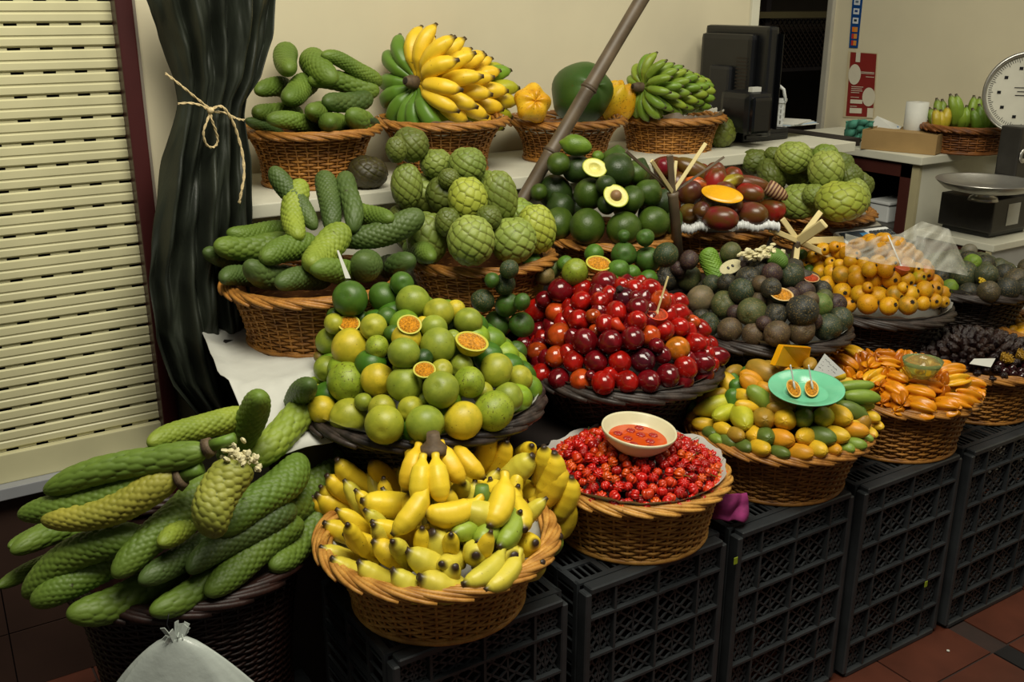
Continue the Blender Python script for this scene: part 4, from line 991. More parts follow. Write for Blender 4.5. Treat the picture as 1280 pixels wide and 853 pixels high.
rowlabels(its, '{c} avocado, {pos}, {row} of the avocado heap')
for it in its:
    dp = depth(it['p']); b = it['b'] * dp / FPX; a = it['a'] * dp / FPX; ax = axis_from(it, 1.5)
    put('avocado', 'avocado', it['p'] + vd * (b * .15), b, max(a, b * 1.12), -ax, cvar(C[it['code']][0]), it['label'], 'fruit', 'avocados')
heap_fill(hA, its, .042, 'avocado', 'avocado', ['43591a', '2f4218'], 'partly hidden avocado behind the front ones', 'fruit', 'avocados deep in the heap', elong=1.15, nmax=16)
def avo_half(x, y, r, pit, lab, ang):
    p = gp(hA, x, y, .05); rr = r / 3.047 * depth(p) / FPX; T_ = thing('avocado_half', lab, 'fruit', p); nrm = (-vd * .8 + up2 * .35 + rt * .05)
    th = math.radians(ang); orient(T_, nrm, 0, rt * math.cos(th) - up2 * math.sin(th))
    def sc(o): o.scale = (rr * 1.12, rr * .98, rr); return o
    o = sc(lathe('skin', [(.001, -.85), (.4, -.8), (.75, -.58), (.94, -.28), (1, 0)], M['avocado'], T_, 30)); o.color = lin('3f5c1c')
    sc(lathe('flesh', [(1, 0), (.97, .02), (.93, .03), (.52, .03), (.46, -.02), (.42, -.1), (.3, -.22), (.15, -.28), (.001, -.3)], M['fleshavo'], T_, 30))
    sc(lathe('green_edge', [(1.0, .002), (.985, .03), (.92, .036)], M['rind'], T_, 30))
    if pit: bm = bmesh.new(); bmesh.ops.create_icosphere(bm, subdivisions=3, radius=.46 * rr, matrix=Matrix.Translation((0, 0, .04 * rr))); link('stone', bm_mesh('stone', bm, True), M['pit'], T_)
avo_half(342, 515, 43, False, 'upper cut avocado half with the stone removed on the avocado heap', 25)
avo_half(424, 622, 47, True, 'lower cut avocado half still holding its brown stone', 60)

# --- MG : mangoes
C = dict(r=('8f1c18', 'red'), c=('70121f', 'crimson'), p=('4f2424', 'purplish'), b=('6a3226', 'brownish red'), y=('9a8a22', 'greenish yellow'), g=('6a5a24', 'red and green'), o=('c05a1c', 'orange'))
hM = Heap('MG', top=(880, 210), orig=(820, 160, 3.046), dz=.03, off=(-.03, 0), rr=.21)
ML2 = [(60,150,80,45,10,'c'),(145,160,85,38,28,'g'),(25,150,45,40,0,'c'),(125,243,50,48,90,'p'),(125,322,46,40,90,'g'),(285,200,48,28,-15,'y'),(355,210,77,34,8,'b'),(350,243,60,38,8,'r'),(240,340,72,47,6,'c'),(362,322,64,45,4,'b'),(440,305,54,45,30,'r'),(172,310,32,34,90,'p'),(150,208,44,26,20,'o'),(205,282,40,34,0,'k2' if 0 else 'g'),(40,215,40,36,0,'c'),(60,290,40,34,0,'r'),(300,290,40,30,0,'b'),(30,260,34,34,0,'b')]
its = resolve(hM, ML2, C); spread(its, tol=.88)
for it in its: it['adj'] = C[it['code']][1]
rowlabels(its, '{c} mango, {pos}, {row} of the mango heap')
for it in its:
    dp = depth(it['p']); b = it['b'] * dp / FPX; a = it['a'] * dp / FPX; ax = axis_from(it, 1.7); put('mango', 'mango', it['p'], b, max(a, b * 1.15), ax, cvar(C[it['code']][0]), it['label'], 'fruit', 'mangoes')
heap_fill(hM, its, .038, 'mango', 'mango', ['6a3226', '8f1c18'], 'partly hidden mango behind the front ones', 'fruit', 'mangoes deep in the heap', elong=1.3, nmax=12)
p = gp(hM, 250, 248, .05); T_ = thing('mango_half', 'cut mango half showing bright yellow flesh, facing the viewer', 'fruit', p); orient(T_, -vd * .75 + up2 * .55, 0, rt * .94 - up2 * .34); rr = 80 / 3.046 * depth(p) / FPX
for nm, pr, mt, cl_ in (('skin', [(.001, -.5), (.5, -.45), (.85, -.25), (1, 0)], 'mango', '3f4a1c'), ('flesh', [(1.0, 0), (.97, .03), (.6, .05), (.001, .06)], 'fleshmango', 'ffffff')):
    o = lathe(nm, pr, M[mt], T_, 36); o.scale = (rr, rr * .56, rr * .9); o.color = lin(cl_)
p = gp(hM, 458, 240, .01); bm = bmesh.new(); prev = None
V, F = tube_vf([(0, 0, -.035), (0, 0, -.02), (0, 0, 0), (0, 0, .02), (0, 0, .035)], [.022, .024, .022, .018, .008], 14); o = link('root_stub', mesh('root_stub', V, F), None, None, p)
for k in range(7): pass
t = NT('striped_root_skin', .6); wv = t.n('ShaderNodeTexWave', bands_direction='Z'); wv.inputs['Scale'].default_value = 30; wv.inputs['Distortion'].default_value = 2; t.l(t.coord(), wv.inputs[0]); t.base(t.ramp(wv.outputs[0], [(.3, lin('5a3020')), (.7, lin('b09068'))])); o.data.materials.append(t.m)
orient(o, rt * .8 - up2 * .5); tag(o, 'striped brown root end lying between mangoes and cherimoyas', 'root')
# white foam nets
def foam(lab, hp, x, y, L, ang):
    p = gp(hp, x, y, .0); th = math.radians(ang); d = rt * math.cos(th) - up2 * math.sin(th); pts = [p + d * (L * (k / 8 - .5)) + Vector((0, 0, .004 * math.sin(k * 1.3))) for k in range(9)]
    T_ = thing('foam_net', lab, 'foam net', p)
    parts = []
    for j in range(9):
        q = pts[j] - p; parts.append(tube_vf([q + (up2 * math.cos(a) + vd * math.sin(a)) * .0125 for a in [2 * PI * k / 12 for k in range(12)]], .0035, 5, True))
    V, F = join_vf(parts); link('ridges', mesh('ridges', V, F), M['wplast'], T_)
    V, F = tube_vf([q - p for q in pts], .0125, 12); link('sleeve', mesh('sleeve', V, F), M['wplast'], T_)
foam('white foam net under the mangoes beside the bamboo stake', hM, 135, 378, .085, -8)
foam('white foam net under the red mango near the cherimoyas', hM, 385, 370, .12, 0)

# --- monstera (long scaly fruit)
C = dict(g=('647b2a', 'green'), l=('8a9a34', 'light green'), d=('4b5f2a', 'dark green'), y=('9c9638', 'yellowish'), k=('33482a', 'very dark green'))
def monst(hp, L, length, what, grp, stemlist=(), grow=.9):
    """(x1,y1,x2,y2,w,code): 1 = near end; the far end is pushed back along its ray until the fruit has its real length"""
    its = []; s = hp.o[2]
    for e in L:
        x1, y1, x2, y2, wd, code = e; u1, v1 = hp.px(x1, y1); u2, v2 = hp.px(x2, y2); um, vm = (u1 + u2) / 2, (v1 + v2) / 2
        pm = hp.hit(um, vm); dm = depth(pm); Lp = math.hypot(u2 - u1, v2 - v1) * dm / FPX + 1e-4
        Lr = max(Lp, length); inpl = (rt * (u2 - u1) - up2 * (v2 - v1)); inpl.normalize()
        c = min(1, Lp / Lr); dd = math.sqrt(1 - c * c); ax = inpl * c + vd * dd; ax.normalize()
        r = wd / 2 / s * dm / FPX * (1.1 if grow > .5 else 1.0); ctr = pm + vd * (Lr * dd * .5 * .8)
        its.append(dict(p=ctr, r=r, u=um, v=vm, rp=wd / 2 / s, ax=ax, L=Lr + r * grow, code=code, adj=C[code][1]))
    rowlabels(its, '{c} scaly fruit, {pos}, {row}, ' + what)
    for k, it in enumerate(its):
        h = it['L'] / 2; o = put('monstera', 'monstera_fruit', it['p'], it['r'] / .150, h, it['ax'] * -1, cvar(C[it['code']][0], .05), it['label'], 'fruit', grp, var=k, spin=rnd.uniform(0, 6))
        o.scale = (it['r'] / .145, it['r'] / .145, h)
        it['o'] = o
        if k in stemlist:
            V, F = tube_vf([(0, 0, -.96), (.01, 0, -1.02), (.02, 0, -1.05)], [.1, .09, .085], 10); link('stem_scar', mesh('stem_scar', V, F), M['brownend'], o)
            V, F = tube_vf([(.02, 0, -1.04), (.03, 0, -1.2), (.04, 0, -1.34)], [.06, .055, .055], 10); link('stem', mesh('stem', V, F), M['stem'], o)
    return its
h1 = Heap('M1', top=(395, 95), orig=(250, 20, 3.553), dz=.03)
monst(h1, [(385,245,330,100,100,'g'),(575,265,430,135,118,'g'),(560,180,755,238,72,'g'),(500,285,745,290,92,'g'),(385,380,440,235,104,'g'),(280,345,325,250,88,'g'),(250,430,370,390,88,'g'),(560,395,700,312,90,'d'),(495,440,495,360,95,'g'),(330,468,490,470,88,'g'),(570,470,570,445,98,'g'),(685,455,680,440,108,'g'),(745,470,740,440,50,'k'),(225,485,310,490,60,'d')],
      .19, 'on the top shelf', 'scaly fruit on the top shelf', (0,))
heap_fill(h1, [], .06, 'monstera', 'monstera_fruit', ['4d6c38', '67883a'], 'partly hidden scaly fruit on the top shelf', 'fruit', 'scaly fruit deep in the top shelf heap', depthf=.9, rmax=.6, nmax=5) if 0 else None
h2 = Heap('M2', top=(380, 250), orig=(240, 180, 3.281), dz=.02)
monst(h2, [(500,340,320,110,80,'d'),(415,385,390,160,98,'l'),(585,350,505,110,90,'d'),(665,345,605,110,84,'d'),(810,320,610,240,88,'g'),(600,410,930,315,104,'d'),(165,385,335,330,88,'g'),(115,435,330,390,105,'g'),(310,465,430,395,108,'g'),(475,500,560,360,122,'l'),(145,545,230,540,90,'d'),(245,520,350,550,108,'d'),(375,575,500,520,100,'d'),(530,530,605,515,108,'g'),(690,500,700,480,130,'d'),(885,490,760,485,105,'d'),(985,465,865,410,84,'g'),(75,470,130,450,85,'d')],
      .17, 'heap by the curtain', 'scaly fruit beside the curtain', (4,))
h3 = Heap('BIG', top=(330, 492), orig=(0, 460, 2.17), dz=.03, rr=.26, off=(0, 0))
its3 = monst(h3, [(850,40,720,160,82,'d'),(730,75,560,260,96,'g'),(415,195,612,160,78,'l'),(125,330,560,225,86,'g'),(60,412,455,300,92,'g'),(130,435,485,312,94,'y'),(40,482,115,450,54,'g'),(50,490,235,450,76,'g'),(20,592,105,540,54,'g'),(60,612,375,435,100,'g'),(110,650,375,468,104,'g'),(210,680,435,595,108,'g'),(330,562,505,335,102,'g'),(440,480,530,370,78,'l'),(410,582,515,500,88,'d'),(740,390,665,262,10,'g'),(672,265,835,100,98,'l'),(612,445,775,285,106,'g'),(745,415,880,275,108,'g'),(520,535,745,425,90,'d'),(435,665,605,560,90,'g'),(570,605,765,460,100,'g'),(740,545,865,405,98,'g'),(775,280,900,235,72,'d')][:15] + [(672,265,835,100,98,'l'),(612,445,775,285,106,'g'),(745,415,880,275,108,'g'),(520,535,745,425,90,'d'),(435,665,605,560,90,'g'),(570,605,765,460,100,'g'),(740,545,865,405,98,'g'),(775,280,900,235,72,'d')],
      .24, 'front left heap', 'scaly fruit in the big dark red basket', (2, 3, 4, 5, 22), .35)
# the partly peeled one on top, with its white torn crown
p = gp(h3, 605, 355, .06); dm = depth(p); ax = (-up2 * .93 - rt * .38 - vd * .25).normalized(); r = 60 / 2.17 * dm / FPX; L = 225 / 2.17 * dm / FPX / 2
o = put('monstera', 'monstera_fruit', p, r / .14, L, ax, cvar('93943a'), 'short yellowish scaly fruit with torn white crown on top of the front left heap', 'fruit', None, var=3, spin=1); o.scale = (r / .14, r / .14, L)
def crumbs(parent_loc, pts_r, name, label, mat, cat, seed=1, n=40, sz=.006, axis=None, parent=None):
    r_ = random.Random(seed); bm = bmesh.new()
    for k in range(n):
        q = Vector((r_.gauss(0, .45), r_.gauss(0, .45), r_.gauss(0, .25))) * pts_r; s = sz * r_.uniform(.5, 1.3)
        bmesh.ops.create_icosphere(bm, subdivisions=1, radius=s, matrix=Matrix.Translation(q) @ Matrix.Rotation(r_.uniform(0, 6), 4, 'X') @ Matrix.Diagonal((1, .6, 1.2, 1)))
    o = link(name, bm_mesh(name, bm), M[mat], None, parent_loc)
    if axis: orient(o, axis)
    if label: tag(o, label, cat)
    return o
c = crumbs(p - ax * L * .97, r * .95, 'torn_crown', None, 'skinwhite', None, 2, 60, .0065, ax); mw = c.matrix_basis.copy(); c.parent = o
bpy.context.view_layer.update(); c.matrix_parent_inverse = o.matrix_world.inverted()
# small green one and peeled one on the brown heap
def single(hp, e, length, lab, col, lift=.035, var=0, w145=.145):
    x1, y1, x2, y2, wd = e; s = hp.o[2]; u1, v1 = hp.px(x1, y1); u2, v2 = hp.px(x2, y2); pm = hp.hit((u1 + u2) / 2, (v1 + v2) / 2); pm = pm - (pm - CO).normalized() * lift; dm = depth(pm)
    Lp = math.hypot(u2 - u1, v2 - v1) / s * 0 + math.hypot(u2 - u1, v2 - v1) * dm / FPX; ax = (rt * (u2 - u1) - up2 * (v2 - v1)).normalized(); r = wd / 2 / s * dm / FPX
    o = put('monstera', 'monstera_fruit', pm, r, Lp / 2, -ax, cvar(col), lab, 'fruit', None, var=var); o.scale = (r / w145, r / w145, Lp / 2 * 1.02); return o, pm, ax, r, Lp
o, pm, ax, r, Lp = single(hB, (237, 618, 190, 455, 78), .1, 'small bright green scaly fruit standing among the brown passion fruit', '6f9430')
o, pm, ax, r, Lp = single(hB, (500, 512, 425, 485, 66), .1, 'green scaly fruit end on the brown heap with peeled white stretch', '5f8030', .02)
c = crumbs(pm + ax * (Lp * .9), r * 1.5, 'peeled_core', None, 'skinwhite', None, 4, 110, .007, None); c.scale = (1.6, .8, .8); bpy.context.view_layer.update(); c.parent = o; c.matrix_parent_inverse = o.matrix_world.inverted()
p = gp(hB, 283, 525, .035); T_ = thing('cherimoya_slice', 'white cherimoya wedge with a black seed on the brown heap', 'fruit', p); orient(T_, -vd * .8 + up2 * .4, 0, rt * .8 + up2 * .5)
o = lathe('flesh', [(.001, .004), (.9, .004), (1, 0), (.8, -.4), (.001, -.5)], M['skinwhite'], T_, 3 * 8); o.scale = (.034, .02, .03)
for dx in (-.008, .006): bm = bmesh.new(); bmesh.ops.create_icosphere(bm, subdivisions=2, radius=.0035); o = link('seed', bm_mesh('seed', bm, True), M['blackp'], T_, (dx, 0, .001)); o.scale = (1, 1.4, .6)
# ------------------------------------------------------------------ bananas
def atd(u, v, d): return CO + ray(u, v) * (d / FPX)
def banana_child(T_, pb, pt, wd, side, col, var=None, kind='banana'):
    loc = Vector(T_.location); d = pt - pb; L = d.length; c = (pb + pt) / 2 - loc
    rx = wd / 2 / (.265 if kind == 'banana' else .185)
    o = put(kind, 'banana', c, rx, L / 2, d, cvar(col, .05), None, None, None, side=side, parent=T_, var=var); o.scale = (max(rx, L * .40), rx, L / 2); return o
BO = (370, 520, 2.562)
hBa = Heap('ban', top=(590, 585), orig=BO, dz=.02)
def ban_from_px(T_, x1, y1, x2, y2, wd, col, L=.135, lift=0.0, sd=None, flat=False):
    """x1,y1 tip; x2,y2 stalk end"""
    u1, v1 = hBa.px(x1, y1); u2, v2 = hBa.px(x2, y2); pt = hBa.hit(u1, v1); pt = pt - (pt - CO).normalized() * lift
    pxl = math.hypot(x2 - x1, y2 - y1); inp = (rt * (u2 - u1) - up2 * (v2 - v1)).normalized()
    if pxl > 62:
        k = .93 if flat else min(.93, .62 + (pxl - 62) / 150); pb = pt + inp * (L * k) + vd * (L * math.sqrt(1 - k * k))
    else: pb = pt + inp * (L * pxl / 110) + vd * (L * math.sqrt(1 - (pxl / 110) ** 2))
    w_ = wd * 1.1 / 2.562 * depth(pt) / FPX
    side = sd or ((pt - Vector((hBa.cx, hBa.cy, hBa.z0 - .15))).normalized() * .6 + Vector((0, 0, -.8)) + rnd.uniform(-.2, .2) * rt)
    banana_child(T_, pb, pt, w_, side, col); return pb
Yb, Yg, Yo, Gr = 'e8c82e', 'cfc040', 'eac22a', '93a634'
hands = [
 ('banana hand with a cut brown stalk on top standing up at the back', (430, 80), [(350,245,388,110,62,Yo),(393,290,405,115,62,Yb),(468,285,440,115,62,Yb),(535,222,465,105,60,Yo),(600,205,500,95,58,Yo),(380,180,375,100,50,Yo)], .10, 1),
 ('banana hand fanning up and left, tips at the basket left rim', (250, 270), [(120,150,255,255,66,Yb),(90,200,215,285,62,Yb),(60,262,235,330,76,Yb),(228,150,325,235,66,Yo),(300,165,345,200,44,Yo),(70,235,150,290,50,Yb),(45,265,120,330,50,Yo)], .13, 0),
 ('lower left row of bananas pointing left over the basket rim', (300, 440), [(32,352,150,400,56,Yb),(85,355,215,400,62,Yb),(150,393,300,440,66,Yb),(243,413,370,480,72,Yb),(352,448,445,485,80,Yg),(75,430,180,475,56,Yg)], .125, 0),
 ('bottom row of bananas with dark tips resting on the basket rim', (420, 540), [(108,473,230,520,64,Yg),(193,487,310,545,72,Yg),(302,515,395,565,80,Yg),(397,537,480,560,92,Yg),(515,505,470,520,76,Yg)], .12, 0),
 ('small banana hand lying in the middle with green stalk', (385, 240), [(208,285,375,290,76,Yb),(240,355,340,375,56,Yb),(318,390,400,270,64,Yb),(412,330,560,300,78,Yb)], .12, 2),
 ('greenish banana hand around a cut green stalk in the middle', (600, 235), [(523,305,625,325,78,Yg),(632,365,655,290,76,Yb),(745,372,705,320,76,Yb),(725,290,655,262,82,Yb),(742,196,650,215,80,Yg),(770,130,655,215,74,Yg),(545,220,515,255,56,Yg),(796,262,735,255,74,Yb)], .13, 3),
 ('banana hand fanning up and right at the back of the basket', (800, 260), [(632,55,590,150,64,Yo),(690,80,612,200,60,Yo),(765,98,725,130,50,Yb),(805,95,790,190,60,Yb),(848,118,800,230,72,Yb),(862,155,790,290,76,Yb),(898,195,850,310,64,Yb),(882,258,855,360,62,Yb),(858,303,775,345,72,Yb),(775,190,790,240,50,Yg)], .13, 0),
 ('dark streaked banana hand pointing out at the front right', (680, 430), [(435,390,480,440,90,Yg),(512,395,560,360,70,Gr),(592,420,618,370,72,Gr),(665,432,688,370,68,Gr),(585,462,575,440,86,Yg),(712,462,665,470,92,Yg),(782,418,720,420,76,Yb),(862,392,780,440,64,Gr),(548,555,615,505,66,Yg),(618,570,675,520,62,Yg),(805,482,735,505,66,Yg),(470,495,500,480,70,Yg)], .12, 0)]
for lab, c0, bl, L, sty in hands:
    u, v = hBa.px(*c0); p0 = hBa.hit(u, v); T_ = thing('banana_hand', lab, 'bananas', p0, 0, 'bananas in the front basket')
    pbs = []
    for e in bl: pbs.append(ban_from_px(T_, *e, L=L, flat=(sty == 1), lift=.03 if sty == 1 else (.02 if sty in (2, 3) else 0.0), sd=(-vd * .8 + Vector((0, 0, -.3))) if sty == 1 else None))
    if sty == 1:
        pu = sum((q for q in pbs[:5]), Vector()) / 5 - p0 - vd * .004; V, F = tube_vf([pu - up2 * .016, pu, pu + up2 * .010 - vd * .004, pu + up2 * .026 - vd * .012], [.028, .026, .014, .0125], 14); link('stalk', mesh('stalk', V, F), M['brownend'], T_)
    if sty == 3:
        pu = hBa.hit(*hBa.px(600, 262)) - p0 - vd * .03; V, F = tube_vf([pu + vd * .03, pu, pu + up2 * .028 - vd * .006], [.018, .016, .0125], 12); link('stalk', mesh('stalk', V, F), M['stem'], T_)
    if sty == 2:
        pu = hBa.hit(*hBa.px(388, 262)) - p0 - vd * .02; V, F = tube_vf([pu + vd * .01, pu, pu + up2 * .018], [.009, .009, .008], 10); link('stalk', mesh('stalk', V, F), M['stem'], T_)
heap_fill(hBa, [], .062, 'banana', 'banana', [Yb, Yg], 'banana under the hands in the front basket', 'bananas', 'bananas underneath', elong=1.0, depthf=.95, rmax=.80, nmax=40, spacing=.30)
def big_bunch(name, lab, hub, axis, L, nlay, nper, step, alpha, wd, cols, seed, hubr, colf=None):
    T_ = thing(name, lab, 'bananas', hub); r_ = random.Random(seed); axis = axis.normalized(); e1 = axis.cross(Vector((0, 0, 1))).normalized(); e2 = e1.cross(axis).normalized()
    for k in range(nlay):
        for j in range(nper):
            a = 2 * PI * (j + .5 * (k % 2)) / nper + r_.uniform(-.08, .08); rad = e1 * math.cos(a) + e2 * math.sin(a)
            al = alpha + k * .13 + r_.uniform(-.06, .06); b0 = hub + axis * (step * k + .01) + rad * hubr * .7; ll = L * (1 - .05 * k) * r_.uniform(.93, 1.05)
            tip = b0 + (rad * math.cos(al) + axis * math.sin(al)) * ll
            col = colf(k, a, rad) if colf else cols[r_.randrange(len(cols))]
            banana_child(T_, b0, tip, wd * r_.uniform(.92, 1.05), rad * .5 - axis * .8, col, None, 'bananafar')
    V, F = tube_vf([-axis * .022, -axis * .012, axis * 0, axis * step * nlay * .9], [hubr * .45, hubr * .62, hubr * .8, hubr * .6], 14); link('stalk', mesh('stalk', V, F), M['brownend'], T_)
    V, F = tube_vf([-axis * .0235, -axis * .0215], [hubr * .3, hubr * .43], 12); link('cut_end', mesh('cut_end', V, F), M['calyx'], T_)
    return T_
r_b = random.Random(2)
def colb1(k, a, rad):
    s = rad.dot(rt); t_ = rad.dot(up2)
    if k == 0: return '5a7f26' if (s < -.25 and t_ < .95) or (t_ < -.45 and s < .55) else Yo
    if k >= 4: return r_b.choice(['6f9424', 'c9ac1c', 'a8a822'])
    return Yo if (s > -.4 and t_ > -.8) else r_b.choice([Yo, '7a9424'])
big_bunch('banana_bunch', 'huge bunch of yellow bananas, green at left, resting on the top shelf basket', atd(512, 103, 2.93) , rt * .66 + vd * .75 + Vector((0, 0, .03)), .160, 5, 14, .062, .10, .046, None, 3, .026, colb1)
big_bunch('banana_bunch', 'large bunch of small green bananas on the top shelf basket by the monitor', atd(796, 108, 3.25), rt * .86 + vd * .5 + Vector((0, 0, .03)), .108, 6, 13, .040, .34, .028, ['77902c', '86992e', '6a8828'], 4, .02)

# papaya and the two yellow fruit on the top shelf
p = aty(724, 117, 2.64); r = 38 * depth(p) / FPX
put('papaya', 'papaya', p, r * .97, r * 1.25, -vd * .9 + rt * .3, lin('39561c'), 'large round dark green papaya on the top shelf basket behind the cane pole', 'fruit', spin=0)
p = aty(664, 130, 2.58); r = 23 * depth(p) / FPX
put('lumpy', 'yellow_quince', p, r, r * .95, (-.3, -.9, .35), lin('e2b424'), 'lumpy yellow fruit left of the papaya on the top shelf', 'fruit', var=0)
p = aty(769, 126, 2.66); r = 24 * depth(p) / FPX
put('lumpy', 'yellow_quince', p, r, r * 1.1, (.2, -.4, .9), lin('d4b024'), 'larger lumpy yellow fruit right of the papaya, partly behind it', 'fruit', var=1)

# ------------------------------------------------------------------ cane pole and split canes
a = aty(642, 268, 2.40); b = aty(812, -22, 2.36)
T_ = thing('cane_pole', 'long weathered cane pole leaning diagonally across the middle of the display', 'pole', a)
nodes = [0]; 
def onp(u, v): 
    best = min(range(400), key=lambda k: (Vector(proj(a.lerp(b, k / 399))) - Vector((u, v))).length); return best / 399
n1, n2 = onp(686, 188), onp(730, 107); seq = [0, n1, n2, 1.0]; dpp = depth(a.lerp(b, .5)); R_ = 9.2 * dpp / FPX
for k in range(3):
    q0 = a.lerp(b, seq[k]) - a; q1 = a.lerp(b, seq[k + 1]) - a
    V, F = tube_vf([q0, q0.lerp(q1, .03), q0.lerp(q1, .06), q0.lerp(q1, .5), q0.lerp(q1, .95), q1], [R_ * 1.12, R_ * 1.1, R_ * .98, R_ * .96, R_, R_ * 1.1], 14); link('cane_segment', mesh('cane_segment', V, F), M['bamboo'], T_)
    if k: V, F = tube_vf([q0 - (q1 - q0).normalized() * .006, q0, q0 + (q1 - q0).normalized() * .006], [R_ * 1.02, R_ * 1.25, R_ * 1.02], 14); link('node_ring', mesh('node_ring', V, F), simple('node_%d' % k, '4a3c2c', .6), T_)
def split_cane(name, lab, base, node, arms, yy, rad):
    pb = aty(*base, yy); pn = aty(*node, yy); T_ = thing(name, lab, 'cane', pb)
    s = 1
    V, F = tube_vf([Vector((0, 0, 0)), (pn - pb) * .96, pn - pb], [rad, rad, rad * 1.15], 12); link('cane', mesh('cane', V, F), M['bamboo'], T_)
    for u, v, wpx, mt, dy in arms:
        e = aty(u, v, yy + dy); wd = wpx * depth(e) / FPX; bm = bmesh.new(); bar(bm, pn - pb, e - pb, wd, wd * .45, vd); bmesh.ops.bevel(bm, geom=list(bm.edges), offset=wd * .1, segments=1, affect='EDGES')
        link('splint', bm_mesh('splint', bm), M[mt], T_)
    return T_
split_cane('split_cane', 'upright cane stake split into splayed splints between avocados and mangoes', (850, 345), (840, 240), [(781,188,4,'bamboo',-.02),(813,200,5,'wood',-.03),(836,193,8,'bamboo',0),(844,200,4,'wood',.02),(881,178,5,'wood',-.02),(904,195,3,'bamboo',.02)], 2.06, .0145)
split_cane('split_cane', 'pale split cane star with thick cut arm standing above the guavas', (985, 345), (997, 300), [(1025,263,7,'wood',.02),(1030,277,13,'wood',-.09),(1053,298,9,'wood',.02),(1046,322,7,'wood',-.03),(994,326,7,'wood',-.02),(961,285,7,'wood',0),(977,272,7,'wood',.03)], 2.03, .012)

# ------------------------------------------------------------------ plate, bowls
def seat(hp, x, y, lift): return gp(hp, x, y, lift)
p = seat(hP, 620, 262, .045); d = 172 / 3.707 * depth(p) / FPX
T_ = thing('plate', 'mint green plate resting on the elongated fruit, holding two halves', 'plate', p); orient(T_, (-.10, -.10, .97)); PLQ = T_.rotation_quaternion.copy()
lathe('dish', [(.001, .001), (.56 * d, .001), (.60 * d, .003), (.64 * d, .009), (.95 * d, .017), (1.0 * d, .019), (1.0 * d, .016), (.66 * d, .001), (.5 * d, -.003), (.001, -.003)], M['mint'], T_, 48)
for (dx, ang, lab, lab2) in ((-.030, 80, 'left halved brown fruit with pale pulp lying on the mint plate', 'left white plastic spoon on the mint plate, handle up'), (.012, 60, 'right halved brown fruit with pale pulp lying on the mint plate', 'right white plastic spoon on the mint plate, handle up left')):
    q = p + rt * dx + Vector((0, 0, .014)) - vd * .004; hf = half_fruit('fruit_half', lab, q, .027, .62, (-.15, -.45, .85), 'b5761c', M['flesh'], rimc='d8b050', depthk=.6, spin=math.radians(ang))
    e = (Vector(aty(972 if dx < 0 else 1003, 455 if dx < 0 else 464, 1.52))); e = q + (rt * -.012 + up2 * .055 - vd * .015); stick('plastic_spoon', lab2, q + Vector((0, 0, .008)), e, .0075, 'wplast')
p = seat(hC, *((797, 552)), .028); d = 47.5 * depth(p) / FPX
T_ = thing('bowl', 'cream ceramic bowl of red liquid resting on the red cherries', 'bowl', p); orient(T_, (.05, -.10, .97))
lathe('ceramic', [(.001, -.016), (.45 * d, -.016), (.62 * d, -.010), (.86 * d, .008), (.97 * d, .024), (1.0 * d, .030), (.985 * d, .034), (.94 * d, .031), (.86 * d, .016), (.6 * d, -.002), (.001, -.005)], M['ivory'], T_, 56)
t = NT('red_orange_syrup', .06, .6); t.base(lin('c24a16')); o = lathe('syrup', [(.001, .010), (.82 * d, .010)], t.m, T_, 40)
for k in range(9):
    a = k * 2.4; o = put('cherry', 'cherry_piece', Vector((.6 * d * math.cos(a) * math.sqrt((k + 1) / 9), .6 * d * math.sin(a) * math.sqrt((k + 1) / 9), .010)), .011, .006, (0, 0, 1), lin('a51a0a'), parent=T_)
p = seat(hS, 515, 300, .035); d = 104 / 4.264 * depth(p) / FPX
T_ = thing('glass_bowl', 'clear glass bowl with yellow pieces standing on the star fruit', 'bowl', p + Vector((0, 0, .004)))
lathe('glass', [(.001, 0), (.45 * d, 0), (.7 * d, .012), (.9 * d, .03), (1.0 * d, .046), (.975 * d, .046), (.87 * d, .031), (.66 * d, .015), (.42 * d, .004), (.001, .004)], M['glass'], T_, 40)
for k in range(7):
    a = k * 2.4; bm = bmesh.new(); bx(bm, -.009, .009, -.006, .006, -.003, .004); bmesh.ops.bevel(bm, geom=list(bm.edges), offset=.002, segments=1, affect='EDGES')
    o = link('yellow_piece', bm_mesh('yellow_piece', bm), M['fleshmango'], T_, (.4 * d * math.cos(a) * (k % 3) / 2, .4 * d * math.sin(a) * (k % 3) / 2, .010 + .002 * k)); o.rotation_euler = (k, k * .7, k * 1.3)
# papaya slice standing at the back of the elongated fruit
pts = [hP.px(*q) for q in ((475, 135), (515, 38), (648, 47), (636, 112), (590, 143))]; y0 = 1.585
T_ = thing('papaya_slice', 'bright orange papaya slice standing at the back of the yellow fruit heap', 'fruit', aty(*pts[0], y0))
P = [aty(u, v, y0 + .01 * i) - T_.location for i, (u, v) in enumerate(pts)]; Q = [q + Vector((.006, .022, -.004)) for q in P]
bm = bmesh.new(); vf = [bm.verts.new(q) for q in P]; vb = [bm.verts.new(q) for q in Q]; bm.faces.new(vf); bm.faces.new(vb[::-1])
for i in range(5): bm.faces.new((vf[i], vb[i], vb[(i + 1) % 5], vf[(i + 1) % 5]))
bmesh.ops.recalc_face_normals(bm, faces=bm.faces); bmesh.ops.bevel(bm, geom=list(bm.edges), offset=.002, segments=2, affect='EDGES'); link('flesh', bm_mesh('flesh', bm), M['fleshmango'], T_)

